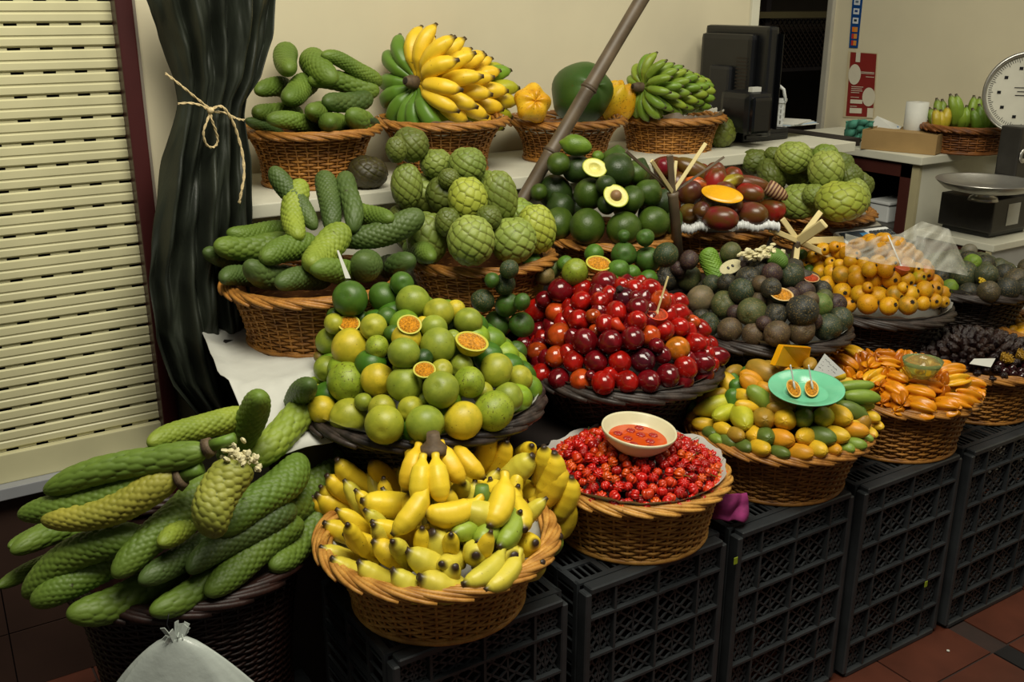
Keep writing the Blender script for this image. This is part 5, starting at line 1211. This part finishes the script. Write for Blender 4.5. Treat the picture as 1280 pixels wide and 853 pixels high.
# magenta cloth between baskets
p = atz(914, 632, .60)
gx, gy = 26, 16; V = []; F = []
for j in range(gy):
    for i in range(gx):
        u = i / (gx - 1) - .5; v = j / (gy - 1) - .5; q = p + rt * (u * .075) + up2 * (-v * .062) + vd * (.007 * math.sin(u * 11 + v * 4) + .004 * math.sin(v * 9 + u * 5)) - vd * (.016 * (1 - 4 * u * u)); V.append(q + Vector((0, 0, .002 * math.sin(u * 14))))
for j in range(gy - 1):
    for i in range(gx - 1): a = j * gx + i; F.append((a, a + 1, a + gx + 1, a + gx))
o = link('cloth', mesh('cloth', V, F), M['mag']); md = o.modifiers.new('t', 'SOLIDIFY'); md.thickness = .006; md = o.modifiers.new('s', 'SUBSURF'); md.levels = md.render_levels = 1
tag(o, 'crumpled magenta cloth tucked between the cherry and yellow fruit baskets', 'cloth')

# ------------------------------------------------------------------ curtain
YC = 2.40
Ledge = [(-60, 172), (0, 183), (60, 207), (100, 219), (130, 223), (145, 221), (200, 206), (280, 192), (350, 184), (420, 190), (480, 212), (540, 262), (600, 300)]
Redge = [(-60, 350), (0, 344), (50, 337), (100, 322), (130, 306), (150, 303), (200, 309), (300, 312), (400, 318), (480, 328), (540, 345), (600, 360)]
nv, nu = 150, 170; V = []; F = []
for j in range(nv):
    s = j / (nv - 1); y = -60 + 660 * s; l = np.interp(y, *zip(*Ledge)); r = np.interp(y, *zip(*Redge)); pl_ = aty(l, y, YC); pr_ = aty(r, y, YC); pinch = math.exp(-((y - 138) / 45) ** 2)
    A = .030 * (1 - .45 * pinch)
    for i in range(nu):
        u = i / (nu - 1); q = pl_.lerp(pr_, u); ph = u * (1 + .0 * s)
        low = 1 if y > 138 else .8
        dy = A * (math.sin(ph * 34 + 1.5 * math.sin(s * 5)) * .55 + math.sin(ph * 57 + 2 + s * 3) * .28 + math.sin(ph * 15 + s * 7) * .5 * (1 - pinch)) - .055 * math.sin(PI * u) * (1 - .2 * pinch)
        dy += .010 * math.sin(s * 42 + ph * 9) * (1 - pinch) * math.sin(ph * 8 + s * 11) + .0010 * math.sin(s * 95 + 7 * math.sin(ph * 23)) * math.sin(ph * 61 + s * 37) + .0025 * abs(math.sin(s * 23 + ph * 31)) * (1 - pinch)
        V.append((q.x, q.y + dy, q.z + .01 * math.sin(ph * 20) * pinch))
for j in range(nv - 1):
    for i in range(nu - 1): a = j * nu + i; F.append((a, a + 1, a + nu + 1, a + nu))
o = link('curtain', mesh('curtain', V, F), M['tarp']); tag(o, 'dark green tarpaulin curtain gathered and tied with twine beside the shutter', 'curtain')
md = o.modifiers.new('t', 'SOLIDIFY'); md.thickness = .002
# second fold of the curtain behind, falling from the upper left
# twine
T_ = thing('twine_tie', 'pale sisal twine tied in a bow around the green curtain', 'twine', aty(262, 140, YC - .1))
def tw(name, px, rad=.0028, y=YC - .082):
    pts = [aty(u, v, y - .008 * math.sin(i * 1.1)) - T_.location for i, (u, v) in enumerate(px)]; sm_ = []
    for i in range(len(pts) - 1):
        p0, p1, p2, p3 = pts[max(i - 1, 0)], pts[i], pts[i + 1], pts[min(i + 2, len(pts) - 1)]
        for k in range(6):
            t_ = k / 6; sm_.append(.5 * ((2 * p1) + (p2 - p0) * t_ + (2 * p0 - 5 * p1 + 4 * p2 - p3) * t_ ** 2 + (3 * p1 - p0 - 3 * p2 + p3) * t_ ** 3))
    sm_.append(pts[-1]); parts = []
    for s_ in (0, PI):
        q = [p + (up2 * math.cos(i * .9 + s_) + rt * math.sin(i * .9 + s_)) * rad * .55 for i, p in enumerate(sm_)]; parts.append(tube_vf(q, rad * .62, 5))
    V, F = join_vf(parts); link(name, mesh(name, V, F), M['twine'], T_)
tw('loop_around', [(221, 132), (235, 131), (250, 134), (263, 141), (280, 143), (294, 150), (304, 152)])
tw('tail', [(205, 94), (217, 103), (232, 115), (248, 128), (262, 139)])
tw('bow_loop', [(262, 139), (258, 152), (253, 168), (257, 183), (266, 186), (271, 178), (268, 164), (263, 150), (262, 140)])
tw('tail', [(262, 139), (273, 135), (281, 140), (290, 155), (296, 172), (302, 195), (304, 220), (301, 240), (298, 256)], .0034)
bm = bmesh.new(); bmesh.ops.create_icosphere(bm, subdivisions=2, radius=.008); o = link('knot', bm_mesh('knot', bm, True), M['twine'], T_, aty(262, 140, YC - .088) - T_.location)

# ------------------------------------------------------------------ white paper and board at the left
V = []; F = []; nx, ny = 14, 22
for j in range(ny):
    y = 1.80 + (2.42 - 1.80) * j / (ny - 1); zz = .928 if y > 1.98 else .928 - (1.98 - y) * .5
    for i in range(nx):
        x = .575 + .03 * max(0, (y - 2.05)) * 6 + (.62) * i / (nx - 1) * (1 if y > 1.99 else .38); V.append((x, y, zz + .002 * math.sin(x * 60 + y * 31) + .003 * math.sin(y * 45 + x * 12) + (.018 if i == 0 else 0)))
for j in range(ny - 1):
    for i in range(nx - 1): a = j * nx + i; F.append((a, a + 1, a + nx + 1, a + nx))
o = link('paper_sheet', mesh('paper_sheet', V, F), M['paper']); md = o.modifiers.new('t', 'SOLIDIFY'); md.thickness = .0015; tag(o, 'creased white paper sheet under the scaly fruit basket by the curtain', 'paper')
box_ = box('display_box', .60, .74, 1.84, 2.02, .0, .86, M['dark']); tag(box_, 'dark box under the sloping white paper at the left of the display', 'box')
p = h2.hit(*h2.px(622, 500)); card('paper_label', 'thin blue white paper label sticking up among the scaly fruit by the curtain', [(592, 440), (600, 440), (650, 555), (628, 555)], h2, [.06, .06, .05, .05], mat='paper')

# ------------------------------------------------------------------ plastic bag hanging at the front left
top = aty(222, 800, 1.625); T_ = thing('plastic_bag', 'white plastic bag hanging by a wire hook from the dark red basket', 'bag', top)
nu, nv = 60, 26; V = []; F = []
for j in range(nv):
    s = j / (nv - 1)
    for i in range(nu):
        a = 2 * PI * i / nu; wx = .012 + .24 * s ** .7; wy = .010 + .05 * s ** .8; fold = 1 + .12 * math.sin(a * 7 + 3 * s) * s + .06 * math.sin(a * 13) * s
        V.append((wx * math.cos(a) * fold + .02 * s, wy * math.sin(a) * fold - .02 * s, .004 - .30 * s + .02 * math.sin(a * 3) * s))
for j in range(nv - 1):
    for i in range(nu): k2 = (i + 1) % nu; F.append((j * nu + i, j * nu + k2, (j + 1) * nu + k2, (j + 1) * nu + i))
o = link('bag_body', mesh('bag_body', V, F), M['bag'], T_); o.rotation_euler = (0, 0, YAW - PI / 2)
V = []
bm = bmesh.new()
for k in range(14):
    a = k * 2.4; bar(bm, (.006 * math.cos(a), .006 * math.sin(a), -.004), (.022 * math.cos(a), .012 * math.sin(a), .016 + .01 * math.sin(k * 3)), .011, .0015, (math.cos(a + 1), math.sin(a + 1), 0))
link('gathered_neck', bm_mesh('gathered_neck', bm), M['bag'], T_)
tube('wire_hook', [Vector((0, 0, -.006)), Vector((-.008, 0, .012)), Vector((-.012, .005, .03)), Vector((-.005, .012, .045)), Vector((-.008, .03, .055))], .0012, M['blackp'], T_, 6)
leaf = atz(232, 846, .002); bm = bmesh.new(); bmesh.ops.create_icosphere(bm, subdivisions=2, radius=.018)
for v in bm.verts: v.co.z = v.co.z * .2 + .004 * math.sin(v.co.x * 200)
o = link('dry_leaf', bm_mesh('dry_leaf', bm), plain('dry_leaf_yellow', '8a7420'), None, leaf + Vector((0, 0, .004))); tag(o, 'small dry yellow leaf on the floor at the lower left', 'leaf')
for (u, v, lab, yy) in ((921, 700, 'yellow green leaf scrap stuck on the crate under the yellow fruit', 1.42), (1159, 728, 'small yellow scrap stuck on the crate under the star fruit', 1.41)):
    q = aty(u, v, yy); bm = bmesh.new(); bx(bm, -.006, .006, -.001, .001, -.009, .009); bmesh.ops.bevel(bm, geom=list(bm.edges), offset=.0009, segments=1, affect='EDGES'); o = link('leaf_scrap', bm_mesh('leaf_scrap', bm), plain('leaf_scrap_green', '8a9a22'), None, q); tag(o, lab, 'leaf')
q = atz(1187, 811, .003); bm = bmesh.new(); bmesh.ops.create_icosphere(bm, subdivisions=1, radius=.005); o = link('white_scrap', bm_mesh('white_scrap', bm), M['paper'], None, q); o.scale = (1, 1, .4); tag(o, 'tiny white scrap on the terracotta floor', 'litter')

# ------------------------------------------------------------------ monitor corner
T_ = thing('cash_drawer', 'low black cash drawer box at the shelf end under the monitor', 'cash drawer', (0, 0, 0))
a = aty(928, 163, 2.62); b = aty(1028, 160, 2.62)
T_.location = (a.x, 2.62, 1.222); Wd = (b.x - a.x) * .55; Hd = a.z - 1.222
box('case', 0, Wd, 0, .14, 0, Hd, M['blackp'], T_, .004); box('drawer_front', .01, Wd - .01, -.006, .002, .01, Hd - .015, M['blackp'], T_, .003)
struct_ = thing('side_table', 'dark table carrying the cash drawer beyond the white shelf', 'table', (3.06, 2.5, 0)); box('table_top', 0, .10, 0, .38, 1.19, 1.22, M['dark'], struct_); box('table_side', 0, .02, 0, .42, 0, 1.19, M['dark'], struct_)
vh = Vector((CF.x, CF.y, 0)); rh = Vector((CR.x, CR.y, 0)); th = math.radians(60)
nb = (-vh * math.cos(th) - rh * math.sin(th)); sd_ = (rh * math.cos(th) - vh * math.sin(th))
c = atd(921, 98, 3.62); T_ = thing('monitor', 'black computer monitor seen from behind on the counter', 'monitor', c)
T_.rotation_mode = 'QUATERNION'; T_.rotation_quaternion = Matrix((sd_, -nb, Vector((0, 0, 1)))).transposed().to_quaternion()
box('bezel', -.165, .165, -.024, .024, -.185, .185, M['blackp'], T_, .012)
box('back_shell', -.15, .12, -.058, -.022, -.15, .16, M['blackp'], T_, .02)
box('stand_neck', -.07, .04, -.08, -.056, -.24, .05, plain('black_plastic_mat', '16171a', .5), T_, .012)
bm = bmesh.new()
for k in range(14): bx(bm, .05, .105, -.0605, -.057, -.08 + k * .012, -.08 + k * .012 + .005)
link('vents', bm_mesh('vents', bm), M['calyx'], T_)
box('screen', -.18, .18, .028, .031, -.16, .16, plain('screen_glass', '0a0b0d', .1), T_)
box('foot', -.12, .10, -.10, .08, -.262, -.24, M['blackp'], T_, .006)
c = atd(930, 138, 3.5); T_ = thing('receipt_printer', 'black rounded receipt printer in front of the monitor', 'printer', c); T_.rotation_mode = 'QUATERNION'; T_.rotation_quaternion = Matrix((sd_, -nb, Vector((0, 0, 1)))).transposed().to_quaternion()
box('case', -.075, .075, -.055, .055, -.07, .07, M['blackp'], T_, .022); box('front_rail', .05, .085, -.045, .045, -.07, .055, plain('glossy_black', '0c0d10', .15), T_, .012); box('receipt', .03, .05, -.02, .02, .055, .085, M['paper'], T_)
c = atd(966, 137, 3.75); T_ = thing('white_basket', 'small white plastic basket with handle beside the monitor', 'basket', c); T_.rotation_euler = (0, 0, .7)
bm = bmesh.new()
for s in (-1, 1):
    for k in range(9): bx(bm, -.048 + k * .012, -.048 + k * .012 + .007, s * .036 - .0015, s * .036 + .0015, -.05, .035)
    for k in range(7): bx(bm, s * .048 - .0015, s * .048 + .0015, -.036 + k * .012, -.036 + k * .012 + .007, -.05, .035)
for z in (-.05, -.03, -.01, .01, .03): 
    for s in (-1, 1): bx(bm, -.05, .05, s * .036 - .002, s * .036 + .002, z, z + .007); bx(bm, s * .048 - .002, s * .048 + .002, -.038, .038, z, z + .007)
link('lattice_wall', bm_mesh('lattice_wall', bm), M['wplast'], T_)
box('rim', -.055, .055, -.043, -.036, .034, .042, M['wplast'], T_); box('rim', -.055, .055, .036, .043, .034, .042, M['wplast'], T_); box('rim', -.055, -.048, -.043, .043, .034, .042, M['wplast'], T_); box('rim', .048, .055, -.043, .043, .034, .042, M['wplast'], T_); box('bottom', -.05, .05, -.038, .038, -.052, -.048, M['wplast'], T_)
tube('handle', [Vector((-.03, -.04, .04)), Vector((-.03, -.03, .08)), Vector((-.028, -.01, .095))], .006, M['wplast'], T_, 8)
a = aty(985, 160, 2.72); T_ = thing('paper_stack', 'loose papers and a blue folder on the black cash drawer', 'papers', (a.x - .04, 2.68, 1.222 + Hd + .001))
for k in range(4):
    o = box('sheet', -.08, .10, -.05, .06, k * .003, k * .003 + .0025, plain('pale_blue_folder', '9fb4c8') if k == 1 else M['paper'], T_); o.rotation_euler = (0, 0, .15 * k)

# ------------------------------------------------------------------ cabinet and the things on it
ZC = 1.161; XC = 3.3; c0 = atx(1150, 193, XC); y0 = c0.y; y1 = 3.12
T_ = thing('counter_cabinet', 'white topped cabinet with dark open shelves by the right wall', 'cabinet', (XC, y0, 0))
box('worktop', -.02, XR - XC - .002, -.02, y1 - y0, ZC - .03, ZC, M['white'], T_, .003)
box('side_panel', 0.012, XR - XC - .002, 0, .02, 0, ZC - .03, M['white'], T_); box('side_panel', .012, XR - XC - .002, y1 - y0 - .02, y1 - y0, 0, ZC - .03, M['dark'], T_)
box('edge_strip', 0, .016, -.002, .03, 0, ZC - .03, plain('cream_edge', 'a9a07c'), T_)
fr = plain('red_brown_wood', '43201a', .45)
box('frame_post', -.004, .02, .03, .075, 0, ZC - .03, fr, T_); box('frame_rail', -.004, .02, .03, y1 - y0, ZC - .085, ZC - .03, fr, T_); box('frame_post', -.004, .02, y1 - y0 - .05, y1 - y0, 0, ZC - .03, fr, T_)
box('back_panel', .40, .41, .02, y1 - y0 - .02, 0, ZC - .03, M['dark'], T_)
for z in (.35, .62, .86): box('shelf', .012, .40, .02, y1 - y0 - .02, z, z + .015, plain('grey_shelf', '4a4843'), T_)
box('base', .012, .40, .02, y1 - y0 - .02, 0, .06, M['dark'], T_)
for (yy, z, w_, h_, lab, mt) in ((.20, .876, .09, .07, 'small white box on the upper shelf inside the cabinet', 'wplast'), (.24, .636, .16, .12, 'pale grey plastic tub on the lower cabinet shelf', 'wplast')):
    o = thing('storage_tub', lab, 'tub', (XC + .06, y0 + yy, z)); box('body', 0, .14, -w_ / 2, w_ / 2, 0, h_, M[mt], o, .006); box('lid', -.006, .146, -w_ / 2 - .006, w_ / 2 + .006, h_, h_ + .012, M[mt], o, .003)
o = thing('wire_basket', 'grey mesh basket on the upper shelf inside the cabinet', 'basket', (XC + .06, y0 + .45, .876)); bm = bmesh.new()
for k in range(12): bx(bm, 0, .004, -.11 + k * .02, -.11 + k * .02 + .003, 0, .08)
for k in range(5): bx(bm, 0, .004, -.11, .11, k * .02, k * .02 + .003)
bx(bm, 0, .16, -.11, .11, 0, .003); link('mesh_wall', bm_mesh('mesh_wall', bm), plain('grey_wire', '6d6a66'), o)
# cardboard tray
a = atz(1168, 192, ZC); b = atz(1075, 184, ZC); c = atz(1213, 188, ZC); d1 = (b - a); d2 = (c - a)
T_ = thing('cardboard_box', 'flat brown cardboard box on the white counter by the wall', 'box', a + Vector((0, 0, .001))); ang = math.atan2(d1.y, d1.x); L1 = d1.length; L2 = min(d2.length, .26); hB_ = .074
T_.rotation_euler = (0, 0, ang); sgn = -1
for nm, x0, x1, q0, q1, z0_, z1_ in (('side', 0, L1, 0, .004, 0, hB_), ('side', 0, L1, -L2, -L2 + .004, 0, hB_), ('end', 0, .004, -L2, 0, 0, hB_), ('end', L1 - .004, L1, -L2, 0, 0, hB_), ('bottom', 0, L1, -L2, 0, 0, .004), ('flap', .02, L1 - .01, -L2 + .01, -.01, hB_ - .008, hB_ - .004)): box(nm, x0, x1, q0, q1, z0_, z1_, M['card'], T_)
a = atx(1141, 165, XC + .17); T_ = thing('paper_roll', 'white paper towel roll standing behind the cardboard box', 'paper roll', (a.x, a.y, ZC + .001)); rr = 13.5 * depth(a) / FPX; hh = atx(1141, 125, XC + .17).z - ZC
lathe('roll', [(.3 * rr, 0), (rr, 0), (rr, hh), (.35 * rr, hh), (.35 * rr, hh - .03)], M['paper'], T_, 32); lathe('core', [(.34 * rr, .01), (.34 * rr, hh - .002)], M['card'], T_, 20)
def sheet_px(name, lab, cat, pts3, mat, th=.001):
    n = (pts3[1] - pts3[0]).cross(pts3[2] - pts3[0]).normalized(); n = -n if n.dot(vd) > 0 else n; N = len(pts3)
    F = [tuple(range(N)), tuple(range(2 * N - 1, N - 1, -1))] + [(i, i + N, (i + 1) % N + N, (i + 1) % N) for i in range(N)]
    T_ = link(name, mesh(name, [p + n * th for p in pts3] + pts3, F, False), mat); tag(T_, lab, cat); return T_, n
P4 = [atx(*q, XC + .10 + dx) for q, dx in (((1095, 143), .05), ((1126, 156), .05), ((1120, 164), 0), ((1082, 159), 0))]
T_, nn = sheet_px('leaflet', 'white printed leaflet with a small blue picture leaning on the cardboard box', 'leaflet', P4, M['paper'])
def on(Pq, fx, fy): return Pq[0].lerp(Pq[1], fx).lerp(Pq[3].lerp(Pq[2], fx), fy)
def quad_on(Pq, n, x0, y0_, x1, y1_, mat, name, parent, off=.002):
    V = [on(Pq, x0, y0_) + n * off, on(Pq, x1, y0_) + n * off, on(Pq, x1, y1_) + n * off, on(Pq, x0, y1_) + n * off]; return link(name, mesh(name, V, [(0, 1, 2, 3)], False), mat, parent)
quad_on(P4, nn, .62, .2, .92, .75, plain('print_blue', '3a72a8'), 'picture', T_)
for k in range(5): quad_on(P4, nn, .08, .15 + k * .15, .55, .19 + k * .15, plain('print_grey', '7a7a78'), 'printed_line', T_)
a = atx(1070, 165, XC + .10); T_ = link('cloth', None) if False else None
V = []; F = []; gx, gy = 22, 20
for j in range(gy):
    for i in range(gx):
        u = i / (gx - 1); v = j / (gy - 1); x_ = 1056 + 36 * u - 8 * v * (u > .5); y_ = 149 + 31 * v * (1 - .55 * max(0, u - .4) * 1.6); q = atx(x_, y_, XC + .06 + .012 * math.sin(u * 17 + v * 4) + .008 * math.sin(v * 21 + u * 5)); q.z = max(q.z, ZC + .004); V.append(q)
for j in range(gy - 1):
    for i in range(gx - 1): b = j * gx + i; F.append((b, b + 1, b + gx + 1, b + gx))
o = link('cloth', mesh('cloth', V, F), M['gcloth']); md = o.modifiers.new('t', 'SOLIDIFY'); md.thickness = .008; tag(o, 'crumpled green cloth at the left end of the white counter', 'cloth')
# basket of bananas on the counter
a = atx(1207, 158, 3.56); bk('CB', a.x, a.y, ZC, a.z, .13, 51 * depth(a) / FPX, 'wick_brown', 'brown wicker basket of green bananas on the counter by the wall', flare=1.2)
for (c0_, lab, col, n_, seed) in (((1180, 145), 'left hand of green bananas in the counter basket', '6f8428', 6, 1), ((1208, 142), 'middle hand of green bananas in the counter basket', '77902c', 7, 2), ((1234, 148), 'right hand of green bananas in the counter basket', '5f7f24', 6, 3), ((1176, 148), 'small yellowish banana hand at the front of the counter basket', 'b09a28', 3, 4)):
    q = atx(*c0_, a.x - (.09 if seed == 4 else .0)); T_ = thing('banana_hand', lab, 'bananas', q, 0, 'bananas in the counter basket'); r_ = random.Random(seed)
    for k in range(n_):
        e = q + rt * ((k - n_ / 2) * .022) + Vector((0, 0, .045 + r_.uniform(-.02, .03))) - vd * .02; b0 = q + rt * ((k - n_ / 2) * .010) + Vector((0, 0, -.06)) + vd * .01
        banana_child(T_, b0, e, .036, -vd, col, None, 'bananafar')
# wall print: blue strip and red notice
Pq = [atx(*q, XR - .004) for q in ((1063.5, 0), (1076, 1), (1070.5, 58), (1059.5, 57.5))]
up_ = (Pq[0] - Pq[3]); Pq[0] += up_ * .35; Pq[1] += (Pq[1] - Pq[2]) * .35
T_, nn = sheet_px('card_sticker', 'narrow blue sticker strip of payment card logos high on the right wall', 'sticker', Pq, plain('sticker_blue', '123f7a', .4)); 
for k, (c1, c2) in enumerate((('c8ccd0', '20407a'), ('c8ccd0', '5a6a7a'), ('c8ccd0', '20407a'), ('c8ccd0', '20303a'))): quad_on(Pq, nn, .2, .06 + k * .15, .8, .155 + k * .15, plain('p' + c1, c1), 'card_logo', T_); quad_on(Pq, nn, .35, .085 + k * .15, .65, .12 + k * .15, plain('p' + c2, c2), 'logo_mark', T_, .003)
for k, cc in enumerate(('d8741a', 'b8322a', 'b8322a')):
    quad_on(Pq, nn, .22, .66 + k * .11, .60, .74 + k * .11, plain('p' + cc, cc), 'card_logo', T_); quad_on(Pq, nn, .48, .66 + k * .11, .82, .74 + k * .11, plain('pc9a63a', 'c9863a'), 'card_logo', T_, .003)
Pq = [atx(*q, XR - .004) for q in ((1058.5, 62), (1095.3, 64.5), (1090.7, 146), (1052.5, 144.5))]
T_, nn = sheet_px('wall_notice', 'dark red notice with white ovals pinned on the right wall above the counter', 'notice', Pq, plain('notice_border', 'bcae8c', .5))
quad_on(Pq, nn, .10, .01, .98, .98, plain('notice_red', '7d241f', .5), 'red_field', T_, .0025)
wp = plain('notice_white', 'c9c2ae')
def oval(cx_, cy_, rx_, ry_, nm='white_oval'):
    V = [on(Pq, cx_ + rx_ * math.cos(2 * PI * k / 28), cy_ + ry_ * math.sin(2 * PI * k / 28)) + nn * .0045 for k in range(28)]; link(nm, mesh(nm, V, [tuple(range(28))], False), wp, T_)
oval(.30, .34, .21, .155); oval(.82, .67, .21, .145)
quad_on(Pq, nn, .30, .0, .45, .15, wp, 'white_tab', T_, .004); quad_on(Pq, nn, .80, .84, .99, .99, wp, 'white_tab', T_, .004); quad_on(Pq, nn, .22, .72, .62, .78, wp, 'white_bar', T_, .004); quad_on(Pq, nn, .22, .85, .62, .93, wp, 'white_bar', T_, .004)
for y_, a_, b_ in ((.29, .5, .95), (.31, .5, .95), (.36, .68, .95), (.52, .22, .62), (.55, .22, .58), (.58, .22, .6), (.61, .22, .5), (.68, .22, .5), (.82, .22, .45)): quad_on(Pq, nn, a_, y_, b_, y_ + .009, wp, 'text_line', T_, .004)

# ------------------------------------------------------------------ big dial scale and its counter
ds = 3.45; cor = atd(1241, 303, ds); zt = cor.z
def ylen(p, u): return min((k * .005 for k in range(1, 140)), key=lambda L: abs(proj(p + Vector((0, L, 0)))[0] - u))
Ly = ylen(cor, 1206); Lx = XR - cor.x - .01
T_ = thing('side_counter', 'small white and brown counter under the dial scale at the right', 'counter', (cor.x, cor.y, 0))
Ly = max(Ly, .30)
box('top', -.008, Lx, -.008, Ly, zt - .025, zt, M['white'], T_, .003); box('front_panel', 0, Lx, 0, .015, 0, zt - .025, plain('greyed_white', '9c9c98'), T_); box('side_panel', 0, .015, .015, Ly, 0, zt - .025, fr, T_); box('edge_strip', -.006, .0, 0, .02, 0, zt - .025, plain('cream_edge', 'a9a07c'), T_)
box('back_panel', .015, Lx, Ly - .01, Ly, 0, zt - .025, M['dark'], T_)
bc = atz(1236, 297, zt); By = ylen(bc, 1171); Bx = .24; px_ = ds / FPX; hB2 = 50 * px_
T_ = thing('dial_scale', 'steel dial scale with round white face and shallow pan at the right edge', 'scale', (bc.x, bc.y, zt))
box('foot', .015, Bx - .01, .015, By - .01, 0, .03, M['blackp'], T_, .006); box('body', 0, Bx, 0, By, .02, hB2, M['metald'], T_, .005)
pc = atz(1231, 226, zt + hB2 + .06) - T_.location; zp = hB2; q = pc; Rp = 58 * depth(pc + T_.location) / FPX
lathe('pan_stem', [(.001, zp), (.05, zp), (.045, zp + .012), (.03, zp + .02), (.05, zp + .032), (.001, zp + .034)], M['metal'], T_, 24, (q.x, q.y, 0))
lathe('pan', [(.001, zp + .035), (.55 * Rp, zp + .037), (.85 * Rp, zp + .048), (1.0 * Rp, zp + .068), (1.02 * Rp, zp + .070), (1.0 * Rp, zp + .065), (.84 * Rp, zp + .042), (.5 * Rp, zp + .030), (.001, zp + .030)], M['metal'], T_, 48, (q.x, q.y, 0))
wB = Bx
col = atd(1272, 190, ds + .12); cl = col - T_.location
box('column', cl.x - .05, cl.x + .13, cl.y - .03, cl.y + .05, .03, cl.z + .10, M['metald'], T_, .006)
dirv = (CO - atd(1279, 113, ds)); dirv.z = 0; dirv.normalize(); nrm = (Vector((0, -1, 0)) * .45 + Vector((-1, 0, 0)) * .55).normalized()
dc = atd(1281, 113, ds + .08) - T_.location; Rd = 47 * (ds + .08) / FPX
o = lathe('dial_housing', [(.001, -.08), (.9 * Rd, -.08), (1.0 * Rd, -.05), (1.06 * Rd, 0), (1.08 * Rd, .012), (1.03 * Rd, .018), (.97 * Rd, .010), (.96 * Rd, 0)], M['metal'], T_, 56, dc); orient(o, nrm, 0, Vector((0, 0, 1)))
f = lathe('dial_face', [(.001, .001), (.97 * Rd, .001)], plain('dial_white', 'c6c4b4', .4), T_, 48, dc); orient(f, nrm, 0, Vector((0, 0, 1)))
bm = bmesh.new()
for k in range(100):
    a = 2 * PI * k / 100; l = .08 if k % 5 else .12; bar(bm, ((.93 - l) * Rd * math.cos(a), (.93 - l) * Rd * math.sin(a), .0025), (.93 * Rd * math.cos(a), .93 * Rd * math.sin(a), .0025), .0016, .0006)
for k in range(10): a = 2 * PI * (k + .5) / 10; bx(bm, .66 * Rd * math.cos(a) - .005, .66 * Rd * math.cos(a) + .005, .66 * Rd * math.sin(a) - .006, .66 * Rd * math.sin(a) + .006, .002, .003)
for k, l in ((.12, .3), (.02, .22), (-.08, .26)): bx(bm, k * Rd, k * Rd + .0025, -l * Rd, l * Rd, .002, .003)
bar(bm, (0, 0, .004), (.8 * Rd, .02, .004), .003, .001)
o = link('dial_marks', bm_mesh('dial_marks', bm), M['blackp'], T_, dc); orient(o, nrm, 0, Vector((0, 0, 1)))
lk = atd(1263, 190, ds) - T_.location; o = lathe('lock_ring', [(.010, 0), (.016, .004), (.020, .006), (.024, .003), (.026, 0)], M['metal'], T_, 24, Vector((cl.x - .02, cl.y - .032, cl.z))); orient(o, Vector((0, -1, 0)))
box('rating_label', wB * .35, wB * .65, -.0015, .001, .04, hB2 * .85, M['paper'], T_)

# ------------------------------------------------------------------ counting scale and film bag behind the guavas
c = atd(1088, 300, 3.22); T_ = thing('price_scale', 'white electronic price scale with keypad behind the guavas', 'scale', c); T_.rotation_euler = (.35, 0, -.15)
box('case', -.11, .11, -.06, .06, -.02, .012, M['wplast'], T_, .008); box('display', -.10, .0, -.02, .045, .012, .015, plain('display_dark', '39424a', .2), T_); box('display_window', -.03, .0, -.005, .03, .015, .0165, plain('display_blue', '3f86b5', .2), T_)
bm = bmesh.new()
for i in range(6):
    for j in range(4): bx(bm, .015 + i * .015, .015 + i * .015 + .011, -.03 + j * .018, -.03 + j * .018 + .012, .012, .017)
link('keypad', bm_mesh('keypad', bm), plain('key_dark', '2e3338'), T_); box('column', -.03, .03, .06, .075, -.04, .0, M['wplast'], T_); box('tray', -.10, .10, .07, .26, -.005, .01, M['metal'], T_, .004)
st2 = thing('scale_stand', 'dark stand under the electronic price scale', 'stand', (c.x, c.y, 0)); box('top_board', -.09, .09, .05, .2, c.z - .055, c.z - .04, M['dark'], st2); box('post', -.04, .04, .08, .16, .927, c.z - .055, M['dark'], st2)
nu, nv = 60, 40; V = []; F = []
r_ = random.Random(9); fr_ = [(r_.uniform(8, 30), r_.uniform(8, 30), r_.uniform(0, 6)) for _ in range(6)]
for j in range(nv):
    for i in range(nu):
        u = i / (nu - 1); v = j / (nv - 1); topy = np.interp(u, [0, .15, .45, .62, .85, 1], [290, 296, 290, 274, 284, 335]); boty = np.interp(u, [0, .3, .7, 1], [318, 328, 334, 342]); X_ = 1056 + (1209 - 1056) * u; Y_ = topy + (boty - topy) * v
        d = 3.02 - .22 * v + .02 * math.sin(u * 40 + v * 9) + sum(math.sin(a * u + b * v + c_) for a, b, c_ in fr_) * .006; V.append(atd(X_, Y_, d))
for j in range(nv - 1):
    for i in range(nu - 1): b = j * nu + i; F.append((b, b + 1, b + nu + 1, b + nu))
o = link('plastic_bag', mesh('plastic_bag', V, F), M['film']); tag(o, 'clear crumpled plastic bag lying behind the guavas over the price scale', 'bag')
